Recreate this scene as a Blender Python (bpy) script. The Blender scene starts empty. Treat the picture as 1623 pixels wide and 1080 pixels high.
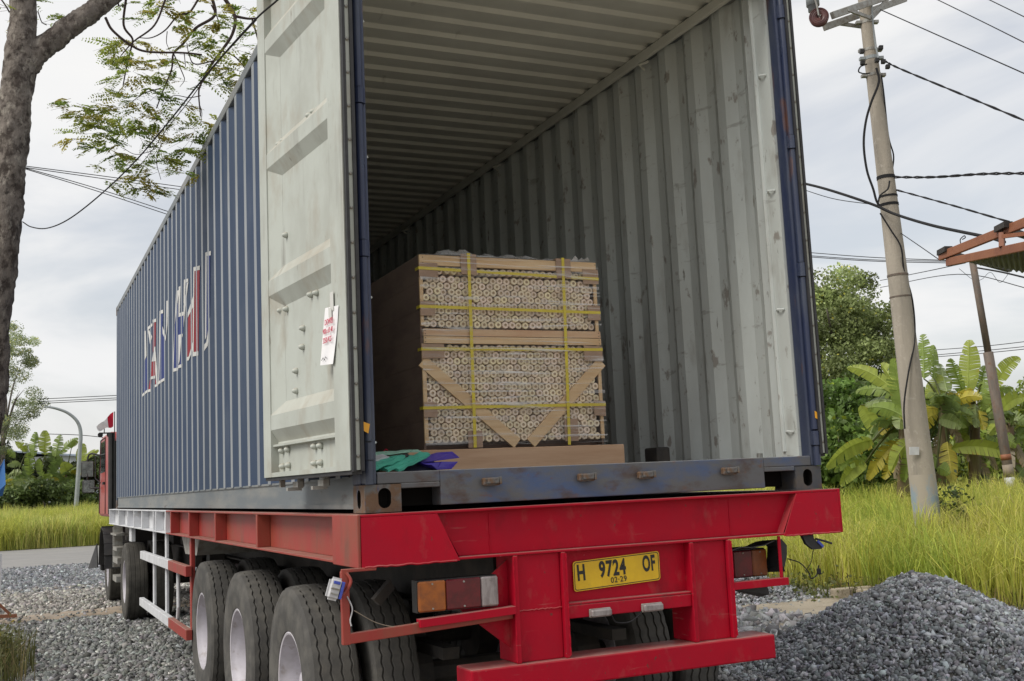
import bpy, bmesh, math, random
import numpy as np
from mathutils import Vector, Matrix
random.seed(7); RNG = np.random.default_rng(11)
PI = math.pi
S = bpy.context.scene
COL = S.collection

# ------------------------------------------------------------------ camera
CAM = Vector((-2.590, -4.556, 1.575))
YAW, PIT, ROL = 0.4301503, 0.1295594, -0.0456248
FPX = 1743.58
F_ = Vector((math.sin(YAW)*math.cos(PIT), math.cos(YAW)*math.cos(PIT), math.sin(PIT)))
_r = F_.cross(Vector((0, 0, 1))).normalized(); _u = _r.cross(F_)
R_ = math.cos(ROL)*_r + math.sin(ROL)*_u
U_ = -math.sin(ROL)*_r + math.cos(ROL)*_u
cd = bpy.data.cameras.new('camera'); cam = bpy.data.objects.new('camera', cd); COL.objects.link(cam)
cam.matrix_world = Matrix(((R_.x, U_.x, -F_.x, CAM.x), (R_.y, U_.y, -F_.y, CAM.y), (R_.z, U_.z, -F_.z, CAM.z), (0, 0, 0, 1)))
cd.sensor_width = 36; cd.lens = FPX/1623*36; cd.clip_start = .05; cd.clip_end = 3000
S.camera = cam

# ------------------------------------------------------------------ sky, sun, exposure
SUN_EL, SUN_AZ = math.radians(48), math.radians(-97)      # azimuth from +y towards +x: light comes from the left, a little behind the camera
W = bpy.data.worlds.new('World'); S.world = W; W.use_nodes = True
nt = W.node_tree; nt.nodes.clear()
def wn(t, **k):
    n = nt.nodes.new(t)
    for a, b in k.items(): setattr(n, a, b)
    return n
out = wn('ShaderNodeOutputWorld'); bg = wn('ShaderNodeBackground'); bg.inputs['Strength'].default_value = .1
sky = wn('ShaderNodeTexSky', sky_type='NISHITA', sun_disc=False, sun_elevation=SUN_EL, sun_rotation=SUN_AZ)
sky.dust_density = 3.0; sky.air_density = 1.0
tc = wn('ShaderNodeTexCoord')
mp = wn('ShaderNodeMapping'); mp.inputs['Scale'].default_value = (1.0, 1.0, 3.2); mp.inputs['Location'].default_value = (.35, .2, .1)
nz = wn('ShaderNodeTexNoise'); nz.inputs['Scale'].default_value = 2.1; nz.inputs['Detail'].default_value = 7; nz.inputs['Roughness'].default_value = .5
nz.inputs['Distortion'].default_value = .5
mr = wn('ShaderNodeMapRange'); mr.interpolation_type = 'SMOOTHSTEP'
mr.inputs['From Min'].default_value = .36; mr.inputs['From Max'].default_value = .56; mr.inputs['To Min'].default_value = .55; mr.inputs['To Max'].default_value = .98
nz2 = wn('ShaderNodeTexNoise'); nz2.inputs['Scale'].default_value = 3.4; nz2.inputs['Detail'].default_value = 6
cr = wn('ShaderNodeMix', data_type='RGBA'); cr.inputs[6].default_value = (6.5, 6.6, 6.85, 1); cr.inputs[7].default_value = (7.9, 7.8, 7.55, 1)
mx = wn('ShaderNodeMix', data_type='RGBA')
L = nt.links.new
L(tc.outputs['Generated'], mp.inputs['Vector']); L(mp.outputs['Vector'], nz.inputs['Vector']); L(mp.outputs['Vector'], nz2.inputs['Vector'])
L(nz.outputs['Fac'], mr.inputs['Value']); L(mr.outputs['Result'], mx.inputs[0]); L(nz2.outputs['Fac'], cr.inputs[0])
L(sky.outputs['Color'], mx.inputs[6]); L(cr.outputs[2], mx.inputs[7]); L(mx.outputs[2], bg.inputs['Color']); L(bg.outputs[0], out.inputs['Surface'])
sd = bpy.data.lights.new('sun', 'SUN'); sun = bpy.data.objects.new('sun', sd); COL.objects.link(sun)
sd.energy = 2.2; sd.angle = math.radians(28); sd.color = (1, .95, .86)
_sv = Vector((math.sin(SUN_AZ)*math.cos(SUN_EL), math.cos(SUN_AZ)*math.cos(SUN_EL), math.sin(SUN_EL)))
sun.rotation_euler = _sv.to_track_quat('Z', 'Y').to_euler(); sun.location = (0, 0, 60)
S.view_settings.view_transform = 'Standard'; S.view_settings.look = 'None'
S.view_settings.exposure = 0.35; S.view_settings.gamma = 1; S.view_settings.use_curve_mapping = False
S.render.engine = 'CYCLES'
S.cycles.max_bounces = 12; S.cycles.diffuse_bounces = 8; S.cycles.transparent_max_bounces = 16

# ------------------------------------------------------------------ helpers
def ray(px, py): return F_ + R_*((px-811.5)/FPX) - U_*((py-540)/FPX)
def at_y(px, py, y): d = ray(px, py); return CAM + d*((y-CAM.y)/d.y)
def at_x(px, py, x): d = ray(px, py); return CAM + d*((x-CAM.x)/d.x)
def at_z(px, py, z): d = ray(px, py); return CAM + d*((z-CAM.z)/d.z)
def at_d(px, py, D): d = ray(px, py); return CAM + d*(D/math.hypot(d.x, d.y))

OFF = {}
def tag(o, label=None, cat=None, group=None, kind=None):
    if label: o['label'] = label
    if cat: o['category'] = cat
    if group: o['group'] = group
    if kind: o['kind'] = kind
    return o
def thing(name, label, cat, loc=(0, 0, 0), group=None):
    o = bpy.data.objects.new(name, None); COL.objects.link(o); o.location = loc; OFF[o.name] = Vector(loc)
    o.empty_display_size = .2
    return tag(o, label, cat, group)
class MB:
    """collects shapes in world coordinates; build() links them as one mesh object"""
    def __init__(s): s.v = []; s.f = []; s.m = []
    def add(s, vs, fs, m=0):
        b = len(s.v); s.v += [tuple(x) for x in vs]
        for f in fs: s.f.append([i+b for i in f]); s.m.append(m)
        return s
    def box(s, lo, hi, m=0):
        x0, y0, z0 = lo; x1, y1, z1 = hi
        return s.add([(x0,y0,z0),(x1,y0,z0),(x1,y1,z0),(x0,y1,z0),(x0,y0,z1),(x1,y0,z1),(x1,y1,z1),(x0,y1,z1)],
              [(0,3,2,1),(4,5,6,7),(0,1,5,4),(1,2,6,5),(2,3,7,6),(3,0,4,7)], m)
    def cbox(s, lo, hi, c=.006, m=0):
        """box with chamfered edges"""
        bm = bmesh.new(); bmesh.ops.create_cube(bm, size=1)
        for v in bm.verts: v.co = Vector([(lo[i]+hi[i])/2 + v.co[i]*(hi[i]-lo[i]) for i in range(3)])
        bmesh.ops.bevel(bm, geom=bm.edges[:], offset=c, segments=1, affect='EDGES')
        bm.verts.index_update(); s.add([v.co for v in bm.verts], [[v.index for v in f.verts] for f in bm.faces], m); bm.free(); return s
    def obox(s, c, ax, ay, az, m=0):
        """box given by centre and three half-axis vectors"""
        c = Vector(c); vs = []
        for k in (-1, 1):
            for (i, j) in ((-1,-1),(1,-1),(1,1),(-1,1)): vs.append(c+ax*i+ay*j+az*k)
        return s.add(vs, [(0,3,2,1),(4,5,6,7),(0,1,5,4),(1,2,6,5),(2,3,7,6),(3,0,4,7)], m)
    def bar(s, a, b, w, h, up=Vector((0,0,1)), m=0):
        a = Vector(a); b = Vector(b); d = (b-a); L_ = d.length; d.normalize()
        sd_ = d.cross(up)
        if sd_.length < 1e-4: sd_ = d.cross(Vector((1, 0, 0)))
        sd_.normalize(); u2 = sd_.cross(d)
        return s.obox((a+b)/2, d*(L_/2), sd_*(w/2), u2*(h/2), m)
    def tube(s, pts, r, n=8, m=0, cap=True):
        pts = [Vector(p) for p in pts]; k = len(pts)
        rs = r if isinstance(r, (list, tuple)) else [r]*k
        ref = Vector((0, 0, 1)) if abs((pts[-1]-pts[0]).normalized().z) < .9 else Vector((1, 0, 0))
        vs = []; fs = []
        for i, p in enumerate(pts):
            t = (pts[min(i+1, k-1)]-pts[max(i-1, 0)])
            if t.length < 1e-9: t = Vector((0, 0, 1))
            t.normalize(); a = t.cross(ref)
            if a.length < 1e-4: a = t.cross(Vector((0, 1, 0)))
            a.normalize(); b = t.cross(a)
            for j in range(n):
                q = 2*PI*j/n; vs.append(p+(a*math.cos(q)+b*math.sin(q))*rs[i])
        for i in range(k-1):
            for j in range(n): fs.append((i*n+j, i*n+(j+1) % n, (i+1)*n+(j+1) % n, (i+1)*n+j))
        if cap: fs.append(tuple(range(n))[::-1]); fs.append(tuple(range((k-1)*n, k*n)))
        return s.add(vs, fs, m)
    def lathe(s, prof, c=(0,0,0), axis='x', n=32, m=0, closed=False):
        c = Vector(c); vs = []; k = len(prof)
        for j in range(n):
            q = 2*PI*j/n; cq, sq = math.cos(q), math.sin(q)
            for (h, r) in prof:
                vs.append(c + (Vector((h, r*cq, r*sq)) if axis == 'x' else Vector((r*cq, h, r*sq)) if axis == 'y' else Vector((r*cq, r*sq, h))))
        fs = []
        for j in range(n):
            for i in range(k if closed else k-1):
                fs.append((j*k+i, ((j+1) % n)*k+i, ((j+1) % n)*k+(i+1) % k, j*k+(i+1) % k))
        return s.add(vs, fs, m)
    def prism(s, poly, d, m=0):
        """3D polygon extruded by vector d"""
        n = len(poly); p = [Vector(x) for x in poly]; d = Vector(d)
        return s.add(p+[x+d for x in p], [tuple(range(n))[::-1], tuple(range(n, 2*n))]+[(i, (i+1) % n, n+(i+1) % n, n+i) for i in range(n)], m)
    def mesh(s, name, off=(0,0,0), smooth=False):
        me = bpy.data.meshes.new(name); o = Vector(off)
        me.from_pydata([(x[0]-o.x, x[1]-o.y, x[2]-o.z) for x in s.v], [], s.f)
        me.polygons.foreach_set('material_index', s.m)
        bm = bmesh.new(); bm.from_mesh(me); bmesh.ops.recalc_face_normals(bm, faces=bm.faces[:]); bm.to_mesh(me); bm.free()
        if smooth: me.polygons.foreach_set('use_smooth', [True]*len(me.polygons))
        return me
    def build(s, name, mats, parent=None, smooth=False, loc=None, bevel=0):
        mats = mats if isinstance(mats, (list, tuple)) else [mats]
        po = OFF[parent.name] if parent else Vector((0, 0, 0))
        base = Vector(loc) if loc is not None else po
        me = s.mesh(name, base, smooth)
        for m_ in mats: me.materials.append(m_)
        return link(name, me, parent, base, bevel=bevel, angle=smooth)
def link(name, me, parent=None, wloc=None, rot=None, bevel=0, angle=False):
    o = bpy.data.objects.new(name, me); COL.objects.link(o)
    po = OFF[parent.name] if parent else Vector((0, 0, 0))
    w = Vector(wloc) if wloc is not None else po
    o.location = w-po
    if rot is not None: o.rotation_euler = rot
    if parent: o.parent = parent
    OFF[o.name] = w
    if bevel:
        b = o.modifiers.new('bevel', 'BEVEL'); b.width = bevel; b.segments = 2; b.limit_method = 'ANGLE'; b.angle_limit = .6
    return o
def smooth_by_angle(o, a=35):
    me = o.data; me.polygons.foreach_set('use_smooth', [True]*len(me.polygons))
    bm = bmesh.new(); bm.from_mesh(me)
    for e in bm.edges:
        if len(e.link_faces) == 2 and e.calc_face_angle(0) > math.radians(a): e.smooth = False
    bm.to_mesh(me); bm.free(); return o
def copy_tree(o, parent=None):
    c = o.copy(); COL.objects.link(c)
    if parent: c.parent = parent
    for ch in o.children: copy_tree(ch, c)
    return c
def catmull(pts, n=6):
    pts = [Vector(p) for p in pts]; P_ = [pts[0]*2-pts[1]]+pts+[pts[-1]*2-pts[-2]]; o = []
    for i in range(1, len(P_)-2):
        a, b, c, d = P_[i-1:i+3]
        for k in range(n):
            t = k/n; o.append(.5*((2*b)+(c-a)*t+(2*a-5*b+4*c-d)*t*t+(3*b-a-3*c+d)*t**3))
    o.append(pts[-1]); return o

# ------------------------------------------------------------------ materials
def mk(name, base, rough=.6, metal=0, alt=None, altscale=3, altlo=.42, althi=.62, stains=(), bump=None, dust=None, attr=None,
       spec=.5, transl=0, roughvar=0, translcol=None):
    m = bpy.data.materials.new(name); m.use_nodes = True; t = m.node_tree; t.nodes.clear()
    def n(ty, **k):
        x = t.nodes.new(ty)
        for a, b in k.items(): setattr(x, a, b)
        return x
    def lk(a, b): t.links.new(a, b)
    def noise(sc, detail=5, off=0):
        mp_ = n('ShaderNodeMapping'); lk(co.outputs['Object'], mp_.inputs['Vector'])
        mp_.inputs['Scale'].default_value = sc if isinstance(sc, tuple) else (sc, sc, sc); mp_.inputs['Location'].default_value = (off, off*1.7, off*.6)
        z = n('ShaderNodeTexNoise'); z.inputs['Scale'].default_value = 1; z.inputs['Detail'].default_value = detail; z.inputs['Roughness'].default_value = .62
        lk(mp_.outputs['Vector'], z.inputs['Vector']); return z.outputs['Fac']
    def rng(v, lo, hi, a=0, b=1):
        r = n('ShaderNodeMapRange'); r.inputs['From Min'].default_value = lo; r.inputs['From Max'].default_value = hi
        r.inputs['To Min'].default_value = a; r.inputs['To Max'].default_value = b; lk(v, r.inputs['Value']); return r.outputs['Result']
    def mix(f, a, b):
        x = n('ShaderNodeMix', data_type='RGBA')
        for val, i in ((f, 0), (a, 6), (b, 7)):
            if hasattr(val, 'links'): lk(val, x.inputs[i])
            else: x.inputs[i].default_value = val if i == 0 else (*val, 1)
        return x.outputs[2]
    def mul(a, b):
        x = n('ShaderNodeMath', operation='MULTIPLY'); 
        for i, v in enumerate((a, b)):
            if hasattr(v, 'links'): lk(v, x.inputs[i])
            else: x.inputs[i].default_value = v
        return x.outputs[0]
    o = n('ShaderNodeOutputMaterial'); p = n('ShaderNodeBsdfPrincipled'); co = n('ShaderNodeTexCoord')
    c = base
    if attr:
        at = n('ShaderNodeAttribute', attribute_name='col'); c = at.outputs['Color']
    if alt: c = mix(rng(noise(altscale), altlo, althi), c, alt)
    for k, (scol, ssc, lo, hi, amt) in enumerate(stains):
        c = mix(mul(rng(noise(ssc, 8, 3.1*(k+1)), lo, hi), amt), c, scol)
    if dust:
        dcol, amt = dust
        g = n('ShaderNodeNewGeometry'); sx = n('ShaderNodeSeparateXYZ'); lk(g.outputs['Normal'], sx.inputs[0])
        c = mix(mul(mul(rng(sx.outputs['Z'], .25, .95), rng(noise(9, 6, 9.3), .25, .65, .35, 1)), amt), c, dcol)
    if hasattr(c, 'links'): lk(c, p.inputs['Base Color'])
    else: p.inputs['Base Color'].default_value = (*c, 1)
    p.inputs['Metallic'].default_value = metal; p.inputs['Specular IOR Level'].default_value = spec
    if roughvar: lk(rng(noise(6, 6, 5.5), .3, .7, max(0, rough-roughvar), min(1, rough+roughvar)), p.inputs['Roughness'])
    else: p.inputs['Roughness'].default_value = rough
    if bump:
        b = n('ShaderNodeBump'); b.inputs['Strength'].default_value = bump[1]; b.inputs['Distance'].default_value = bump[2] if len(bump) > 2 else .01
        lk(noise(bump[0], 8, 1.3), b.inputs['Height']); lk(b.outputs['Normal'], p.inputs['Normal'])
    if transl:
        tr = n('ShaderNodeBsdfTranslucent')
        if hasattr(c, 'links'): lk(mix(.6, c, translcol) if translcol else c, tr.inputs['Color'])
        else: tr.inputs['Color'].default_value = (*(translcol or c), 1)
        ms = n('ShaderNodeMixShader'); ms.inputs[0].default_value = transl
        lk(p.outputs[0], ms.inputs[1]); lk(tr.outputs[0], ms.inputs[2]); lk(ms.outputs[0], o.inputs['Surface'])
    else: lk(p.outputs[0], o.inputs['Surface'])
    return m
RUST = (.13, .052, .024); DKRUST = (.06, .03, .02); DUST = (.30, .26, .21); GRIME = (.05, .045, .04)
M = {}
M['blue'] = mk('container_blue', (.032, .054, .105), .38, spec=.35, alt=(.042, .064, .11), altscale=(1.2, .9, .5), stains=[((.17, .19, .23), (5, 5, .7), .55, .75, .35), (RUST, (9, 9, 1.6), .70, .80, .6)], bump=(30, .12, .003), roughvar=.1)
M['sheenchalk'] = mk('sheen_chalked_blue', (.24, .26, .28), .42, alt=(.17, .19, .22), altscale=(4, 3, .7), stains=[(RUST, (11, 11, 1.2), .70, .80, .7)], bump=(40, .1, .003))  # outer rib faces: grazing sky sheen painted in as paler, chalky blue
M['navy'] = mk('post_blue', (.024, .034, .078), .4, alt=(.05, .062, .095), altscale=(8, 8, 1.6), stains=[(RUST, (14, 14, 2.4), .62, .72, .8), ((.3, .32, .34), (30, 30, 9), .71, .76, .6)], bump=(35, .25, .004), roughvar=.15)
M['sill'] = mk('sill_blue_rust', (.050, .085, .185), .5, alt=(.095, .097, .105), altscale=(2.6, 5, 6), altlo=.36, althi=.54, stains=[(DKRUST, (5, 9, 9), .55, .68, .75), (RUST, (12, 18, 22), .62, .72, .6)], bump=(28, .35, .004), dust=((.38, .38, .36), .8))
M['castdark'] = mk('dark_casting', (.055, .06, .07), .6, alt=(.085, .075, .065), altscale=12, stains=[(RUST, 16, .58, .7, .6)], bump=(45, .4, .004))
M['rail'] = mk('bottom_rail_paint', (.13, .15, .165), .55, alt=(.20, .205, .20), altscale=(5, 1.2, 6), stains=[(DKRUST, (10, 3, 14), .6, .72, .7)], bump=(25, .2, .004), dust=((.32, .30, .26), .6))
M['cast'] = mk('corner_casting_rust', (.13, .075, .042), .7, alt=(.12, .12, .12), altscale=(14, 14, 14), altlo=.47, althi=.6, stains=[((.05, .08, .17), (11, 11, 6), .58, .64, .8), (DKRUST, 30, .55, .7, .7)], bump=(55, .5, .004))
M['inner'] = mk('interior_pale_grey', (.60, .645, .635), .5, alt=(.53, .565, .55), altscale=(3, 3, 1.0), stains=[((.30, .29, .26), (5, 7, 2.2), .58, .72, .5), ((.22, .19, .165), (9, 10, 6), .615, .665, .75), ((.16, .14, .12), (40, 44, 17), .70, .75, .7), ((.24, .22, .19), (12, 14, 22), .66, .72, .5), ((.10, .085, .07), (26, 26, 6), .645, .70, .8), (RUST, (30, 34, 9), .73, .78, .8), ((.17, .155, .14), (3, 4, 16), .62, .69, .45)], bump=(22, .15, .004))
M['roofin'] = mk('roof_inner_grey', (.64, .65, .60), .55, alt=(.57, .58, .54), altscale=1.5, stains=[((.2, .19, .17), (9, 3, 3), .66, .76, .4)], bump=(20, .12, .004))
M['door'] = mk('door_pale_green', (.435, .465, .43), .55, alt=(.375, .395, .36), altscale=(3, 3, 2), stains=[((.29, .25, .19), (4, 4, 2.2), .51, .68, .6), ((.19, .18, .16), (7, 7, 1.1), .58, .72, .5), ((.17, .15, .12), (22, 22, 7), .66, .73, .7), ((.12, .11, .10), (60, 60, 30), .72, .76, .7)], bump=(16, .2, .004), dust=((.34, .27, .19), .8))
M['rubber'] = mk('black_rubber', (.018, .018, .02), .6, alt=(.03, .03, .033), altscale=12, bump=(40, .2, .003))
M['steel'] = mk('galvanised', (.33, .33, .31), .5, metal=.3, alt=(.24, .22, .19), altscale=14, stains=[(RUST, 20, .62, .72, .7)], bump=(30, .2, .003))
M['dark'] = mk('dark_undercarriage', (.022, .02, .019), .75, alt=(.045, .038, .032), altscale=6, bump=(20, .3, .006))
M['floor'] = mk('container_plywood', (.16, .10, .06), .7, alt=(.11, .07, .045), altscale=(1, 8, 1))
M['red'] = mk('trailer_red', (.40, .004, .020), .5, spec=.14, alt=(.36, .006, .022), altscale=4, stains=[((.36, .11, .10), (9, 9, 5), .58, .74, .38), ((.13, .012, .018), (6, 6, 3), .56, .74, .55), ((.10, .05, .04), (38, 38, 26), .66, .70, .8), ((.44, .20, .18), (2.2, 4, 34), .64, .72, .45), ((.46, .38, .36), (30, 30, 60), .72, .75, .7)], bump=(20, .22, .004), dust=((.30, .22, .19), .75), roughvar=.14)
M['redside'] = mk('trailer_red_lit_weathered', (.30, .028, .022), .5, alt=(.26, .05, .03), altscale=(5, 3, 2), stains=[((.13, .06, .04), (9, 7, 2.2), .56, .70, .6), ((.40, .22, .19), (12, 12, 7), .66, .76, .4)], bump=(18, .25, .004), dust=((.30, .21, .17), .75))  # weathered red, with the lit left side's orange put into the colour
M['white'] = mk('trailer_white', (.62, .63, .66), .5, alt=(.52, .53, .55), altscale=5, stains=[(RUST, (16, 16, 7), .66, .74, .6), ((.3, .27, .23), 9, .58, .72, .5)], bump=(18, .2, .004))
M['tyre'] = mk('tyre_rubber', (.068, .066, .063), .85, alt=(.11, .105, .096), altscale=7, stains=[((.13, .12, .10), 15, .58, .74, .5)], bump=(60, .25, .003), spec=.35)
M['tyre_s'] = mk('tyre_smooth_dusty', (.05, .047, .042), .8, alt=(.085, .08, .07), altscale=6, bump=(50, .2, .003), spec=.3)
M['rim'] = mk('rim_pale_paint', (.50, .48, .53), .5, alt=(.42, .40, .43), altscale=9, stains=[((.22, .18, .15), 14, .56, .70, .6), (RUST, 25, .68, .74, .7)], bump=(22, .2, .003))
M['cabred'] = mk('cab_red', (.36, .035, .028), .35, alt=(.30, .04, .032), altscale=5, stains=[((.30, .2, .17), 9, .6, .75, .4)])
M['glass'] = mk('dark_glass', (.02, .025, .028), .06, spec=.7)
M['mirror'] = mk('mirror_glass', (.6, .62, .62), .04, metal=1)
M['black'] = mk('black_plastic', (.016, .016, .017), .5, alt=(.028, .027, .026), altscale=9, bump=(20, .2, .004))
M['hole'] = mk('recess_shade', (.012, .011, .010), .95, spec=.05)  # shade inside castings and sill pockets painted as near black
M['yellow'] = mk('plate_yellow', (.72, .46, .012), .42, alt=(.64, .40, .012), altscale=7, stains=[((.3, .22, .06), 22, .62, .74, .5)])
M['ink'] = mk('black_ink', (.012, .012, .012), .5)
M['redink'] = mk('red_marker', (.55, .06, .11), .8)
M['paper'] = mk('white_paper', (.80, .80, .82), .85, alt=(.74, .74, .77), altscale=8, bump=(6, .25, .01))
M['tape'] = mk('clear_tape', (.55, .55, .52), .2)
M['amber'] = mk('amber_lens', (.33, .095, .014), .3, alt=(.22, .065, .016), altscale=18, dust=(DUST, .3), bump=((60, 60, 60), .15, .002))
M['lensred'] = mk('red_lens', (.12, .010, .016), .25, alt=(.075, .010, .014), altscale=16)
M['lensshade'] = mk('shaded_dirty_clear_lens', (.12, .10, .09), .5)  # right lamp's shade put into a darker lens colour, together with dirt
M['ambershade'] = mk('shaded_dirty_amber_lens', (.20, .055, .012), .4, alt=(.14, .045, .015), altscale=15)  # amber darkened for the right lamp's shade as well as dirt
M['lensclear'] = mk('clear_lens', (.30, .27, .27), .3, alt=(.19, .165, .165), altscale=(40, 40, 10), bump=((160, 10, 160), .4, .003))
M['lampwhite'] = mk('white_plastic', (.55, .55, .57), .4, alt=(.40, .40, .42), altscale=20)
M['lampblue'] = mk('blue_plastic', (.05, .08, .42), .35)
M['wood'] = mk('pine_plank', (.66, .48, .28), .65, alt=(.56, .37, .19), altscale=(2, 2, 22), stains=[((.27, .14, .07), (7, 7, 14), .68, .74, .8)], bump=((3, 3, 50), .25, .003))
M['woodred'] = mk('reddish_plank', (.52, .30, .17), .65, alt=(.62, .44, .27), altscale=(1.4, 3, 18), stains=[((.23, .1, .055), (6, 7, 13), .68, .74, .8)], bump=((3, 3, 50), .25, .003))
M['board'] = mk('base_board', (.50, .33, .21), .7, alt=(.42, .26, .155), altscale=(1.5, 6, 16), stains=[((.13, .08, .05), (3, 9, 40), .68, .74, .7)], bump=((4, 9, 45), .3, .003))
M['dowel'] = mk('dowel_end', (.52, .42, .29), .75, attr=True, bump=(45, .25, .003))
M['dowelhole'] = mk('dowel_core', (.36, .265, .17), .9)
M['card'] = mk('cardboard', (.37, .25, .175), .85, alt=(.32, .215, .15), altscale=9, bump=(30, .1, .003))
M['strap'] = mk('yellow_strap', (.62, .50, .018), .35, alt=(.55, .43, .015), altscale=20)
M['ply'] = mk('brown_plywood_side', (.17, .115, .09), .7, alt=(.13, .085, .068), altscale=(3, 3, 9), bump=(10, .15, .004))
M['teal'] = mk('green_woven_plastic', (.075, .40, .29), .45, alt=(.06, .33, .245), altscale=12, stains=[((.02, .03, .03), (14, 30, 20), .68, .73, .9)], bump=((90, 90, 90), .3, .003))
M['tealpale'] = mk('pale_green_label', (.26, .46, .36), .55, stains=[((.03, .05, .045), (44, 60, 9), .62, .65, .8)])
M['purple'] = mk('indigo_plastic_sheet', (.05, .028, .33), .4, alt=(.04, .022, .25), altscale=8, bump=(18, .3, .006))
M['navysheet'] = mk('dark_navy_sheet', (.018, .018, .035), .5, bump=(14, .3, .006))
M['concrete'] = mk('pole_concrete', (.36, .32, .265), .85, alt=(.29, .26, .215), altscale=(4, 4, .8), stains=[((.17, .16, .14), (9, 9, 1.0), .54, .68, .6), ((.46, .42, .36), 11, .56, .68, .55), ((.12, .11, .10), (26, 26, 9), .66, .72, .6)], bump=(36, .6, .008))
M['stripconc'] = mk('kerb_concrete', (.33, .265, .20), .9, alt=(.24, .205, .165), altscale=3, stains=[((.13, .11, .09), 9, .56, .7, .6)], bump=(26, .5, .01))
M['polepaint'] = mk('worn_blue_paint', (.25, .31, .36), .8, alt=(.36, .32, .265), altscale=(5, 5, 2.2), altlo=.40, althi=.52, bump=(40, .3, .005))
M['wire'] = mk('black_cable', (.022, .022, .024), .8, spec=.2)
M['rustbeam'] = mk('orange_primer_steel', (.27, .105, .05), .65, alt=(.21, .075, .038), altscale=(3, 3, 3), stains=[((.17, .06, .03), 9, .58, .72, .6), ((.46, .21, .10), 20, .66, .76, .5)], bump=(30, .2, .003))
M['sheet'] = mk('green_grey_sheet', (.085, .095, .066), .6, alt=(.06, .065, .05), altscale=4, stains=[(RUST, 7, .62, .72, .6)])
M['thinpole'] = mk('rusty_pipe', (.10, .082, .068), .75, alt=(.15, .115, .09), altscale=(14, 14, 3), stains=[(RUST, 11, .55, .7, .6)], bump=(30, .3, .004))
M['bark'] = mk('tree_bark', (.19, .165, .145), .95, alt=(.06, .047, .04), altscale=(13, 13, 10), altlo=.46, althi=.60, stains=[((.34, .31, .27), (20, 20, 13), .55, .64, .75), ((.03, .024, .02), (30, 30, 18), .60, .68, .85)], bump=((26, 26, 14), 1.0, .03))
M['twig'] = mk('twig_bark', (.055, .036, .032), .9)
M['leafnear'] = mk('pinnate_leaf', (.09, .12, .03), .5, attr=True, transl=.62, spec=.3)
M['leaf'] = mk('tree_leaf', (.06, .08, .03), .5, attr=True, transl=.38, spec=.4)
M['grass'] = mk('grass_blade', (.2, .2, .04), .5, attr=True, transl=.5, spec=.3)
M['banana'] = mk('banana_leaf', (.10, .14, .035), .42, attr=True, transl=.42, spec=.45, bump=((30, 30, 30), .15, .004))
M['banstem'] = mk('banana_stem', (.15, .13, .055), .7, alt=(.11, .07, .035), altscale=(7, 7, 2), bump=((22, 22, 3), .5, .01))
M['stone'] = mk('crushed_stone', (.2, .2, .2), .8, attr=True, bump=(60, .35, .003), spec=.4)
M['dirt'] = mk('gravel_bed', (.19, .178, .158), .95, alt=(.15, .142, .128), altscale=5, stains=[((.25, .235, .215), 24, .52, .66, .7), ((.05, .046, .042), 30, .52, .68, .7)], bump=(26, .9, .03))
M['sand'] = mk('bare_earth', (.36, .31, .235), .95, alt=(.29, .245, .18), altscale=2.2, stains=[((.15, .12, .085), (3, 9, 3), .58, .70, .6), ((.36, .32, .26), 30, .6, .72, .5)], bump=(14, .8, .03))
M['turf'] = mk('grass_soil', (.085, .085, .03), .95, alt=(.12, .105, .045), altscale=2, bump=(12, .6, .03))
M['asphalt'] = mk('worn_asphalt', (.21, .205, .20), .9, alt=(.25, .242, .232), altscale=(.6, 2, 1), stains=[((.14, .137, .134), (2, 6, 2), .6, .72, .5)], bump=(30, .3, .006))
M['lampgrey'] = mk('lamp_post_grey', (.30, .33, .34), .5, alt=(.25, .27, .28), altscale=4)
M['wallw'] = mk('pale_wall', (.52, .56, .60), .8, alt=(.46, .50, .55), altscale=.8)
M['roofblue'] = mk('blue_grey_roof', (.25, .30, .38), .6)
M['bluetarp'] = mk('blue_tarpaulin', (.05, .19, .50), .5, bump=(6, .3, .02))
M['flagred'] = mk('flag_red', (.55, .02, .05), .8, transl=.3)
M['flagwhite'] = mk('flag_white', (.75, .74, .74), .8, transl=.3)
M['prwhite'] = mk('print_white', (.60, .60, .585), .45, alt=(.52, .52, .51), altscale=(4, 6, 1.5), stains=[((.2, .2, .21), (9, 9, 2), .64, .73, .5)])
M['prred'] = mk('print_red', (.25, .010, .02), .45, alt=(.20, .010, .02), altscale=3)
M['prblue'] = mk('print_blue', (.014, .032, .16), .45)
M['hanger'] = mk('yellow_reflector', (.85, .40, .02), .4)
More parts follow.
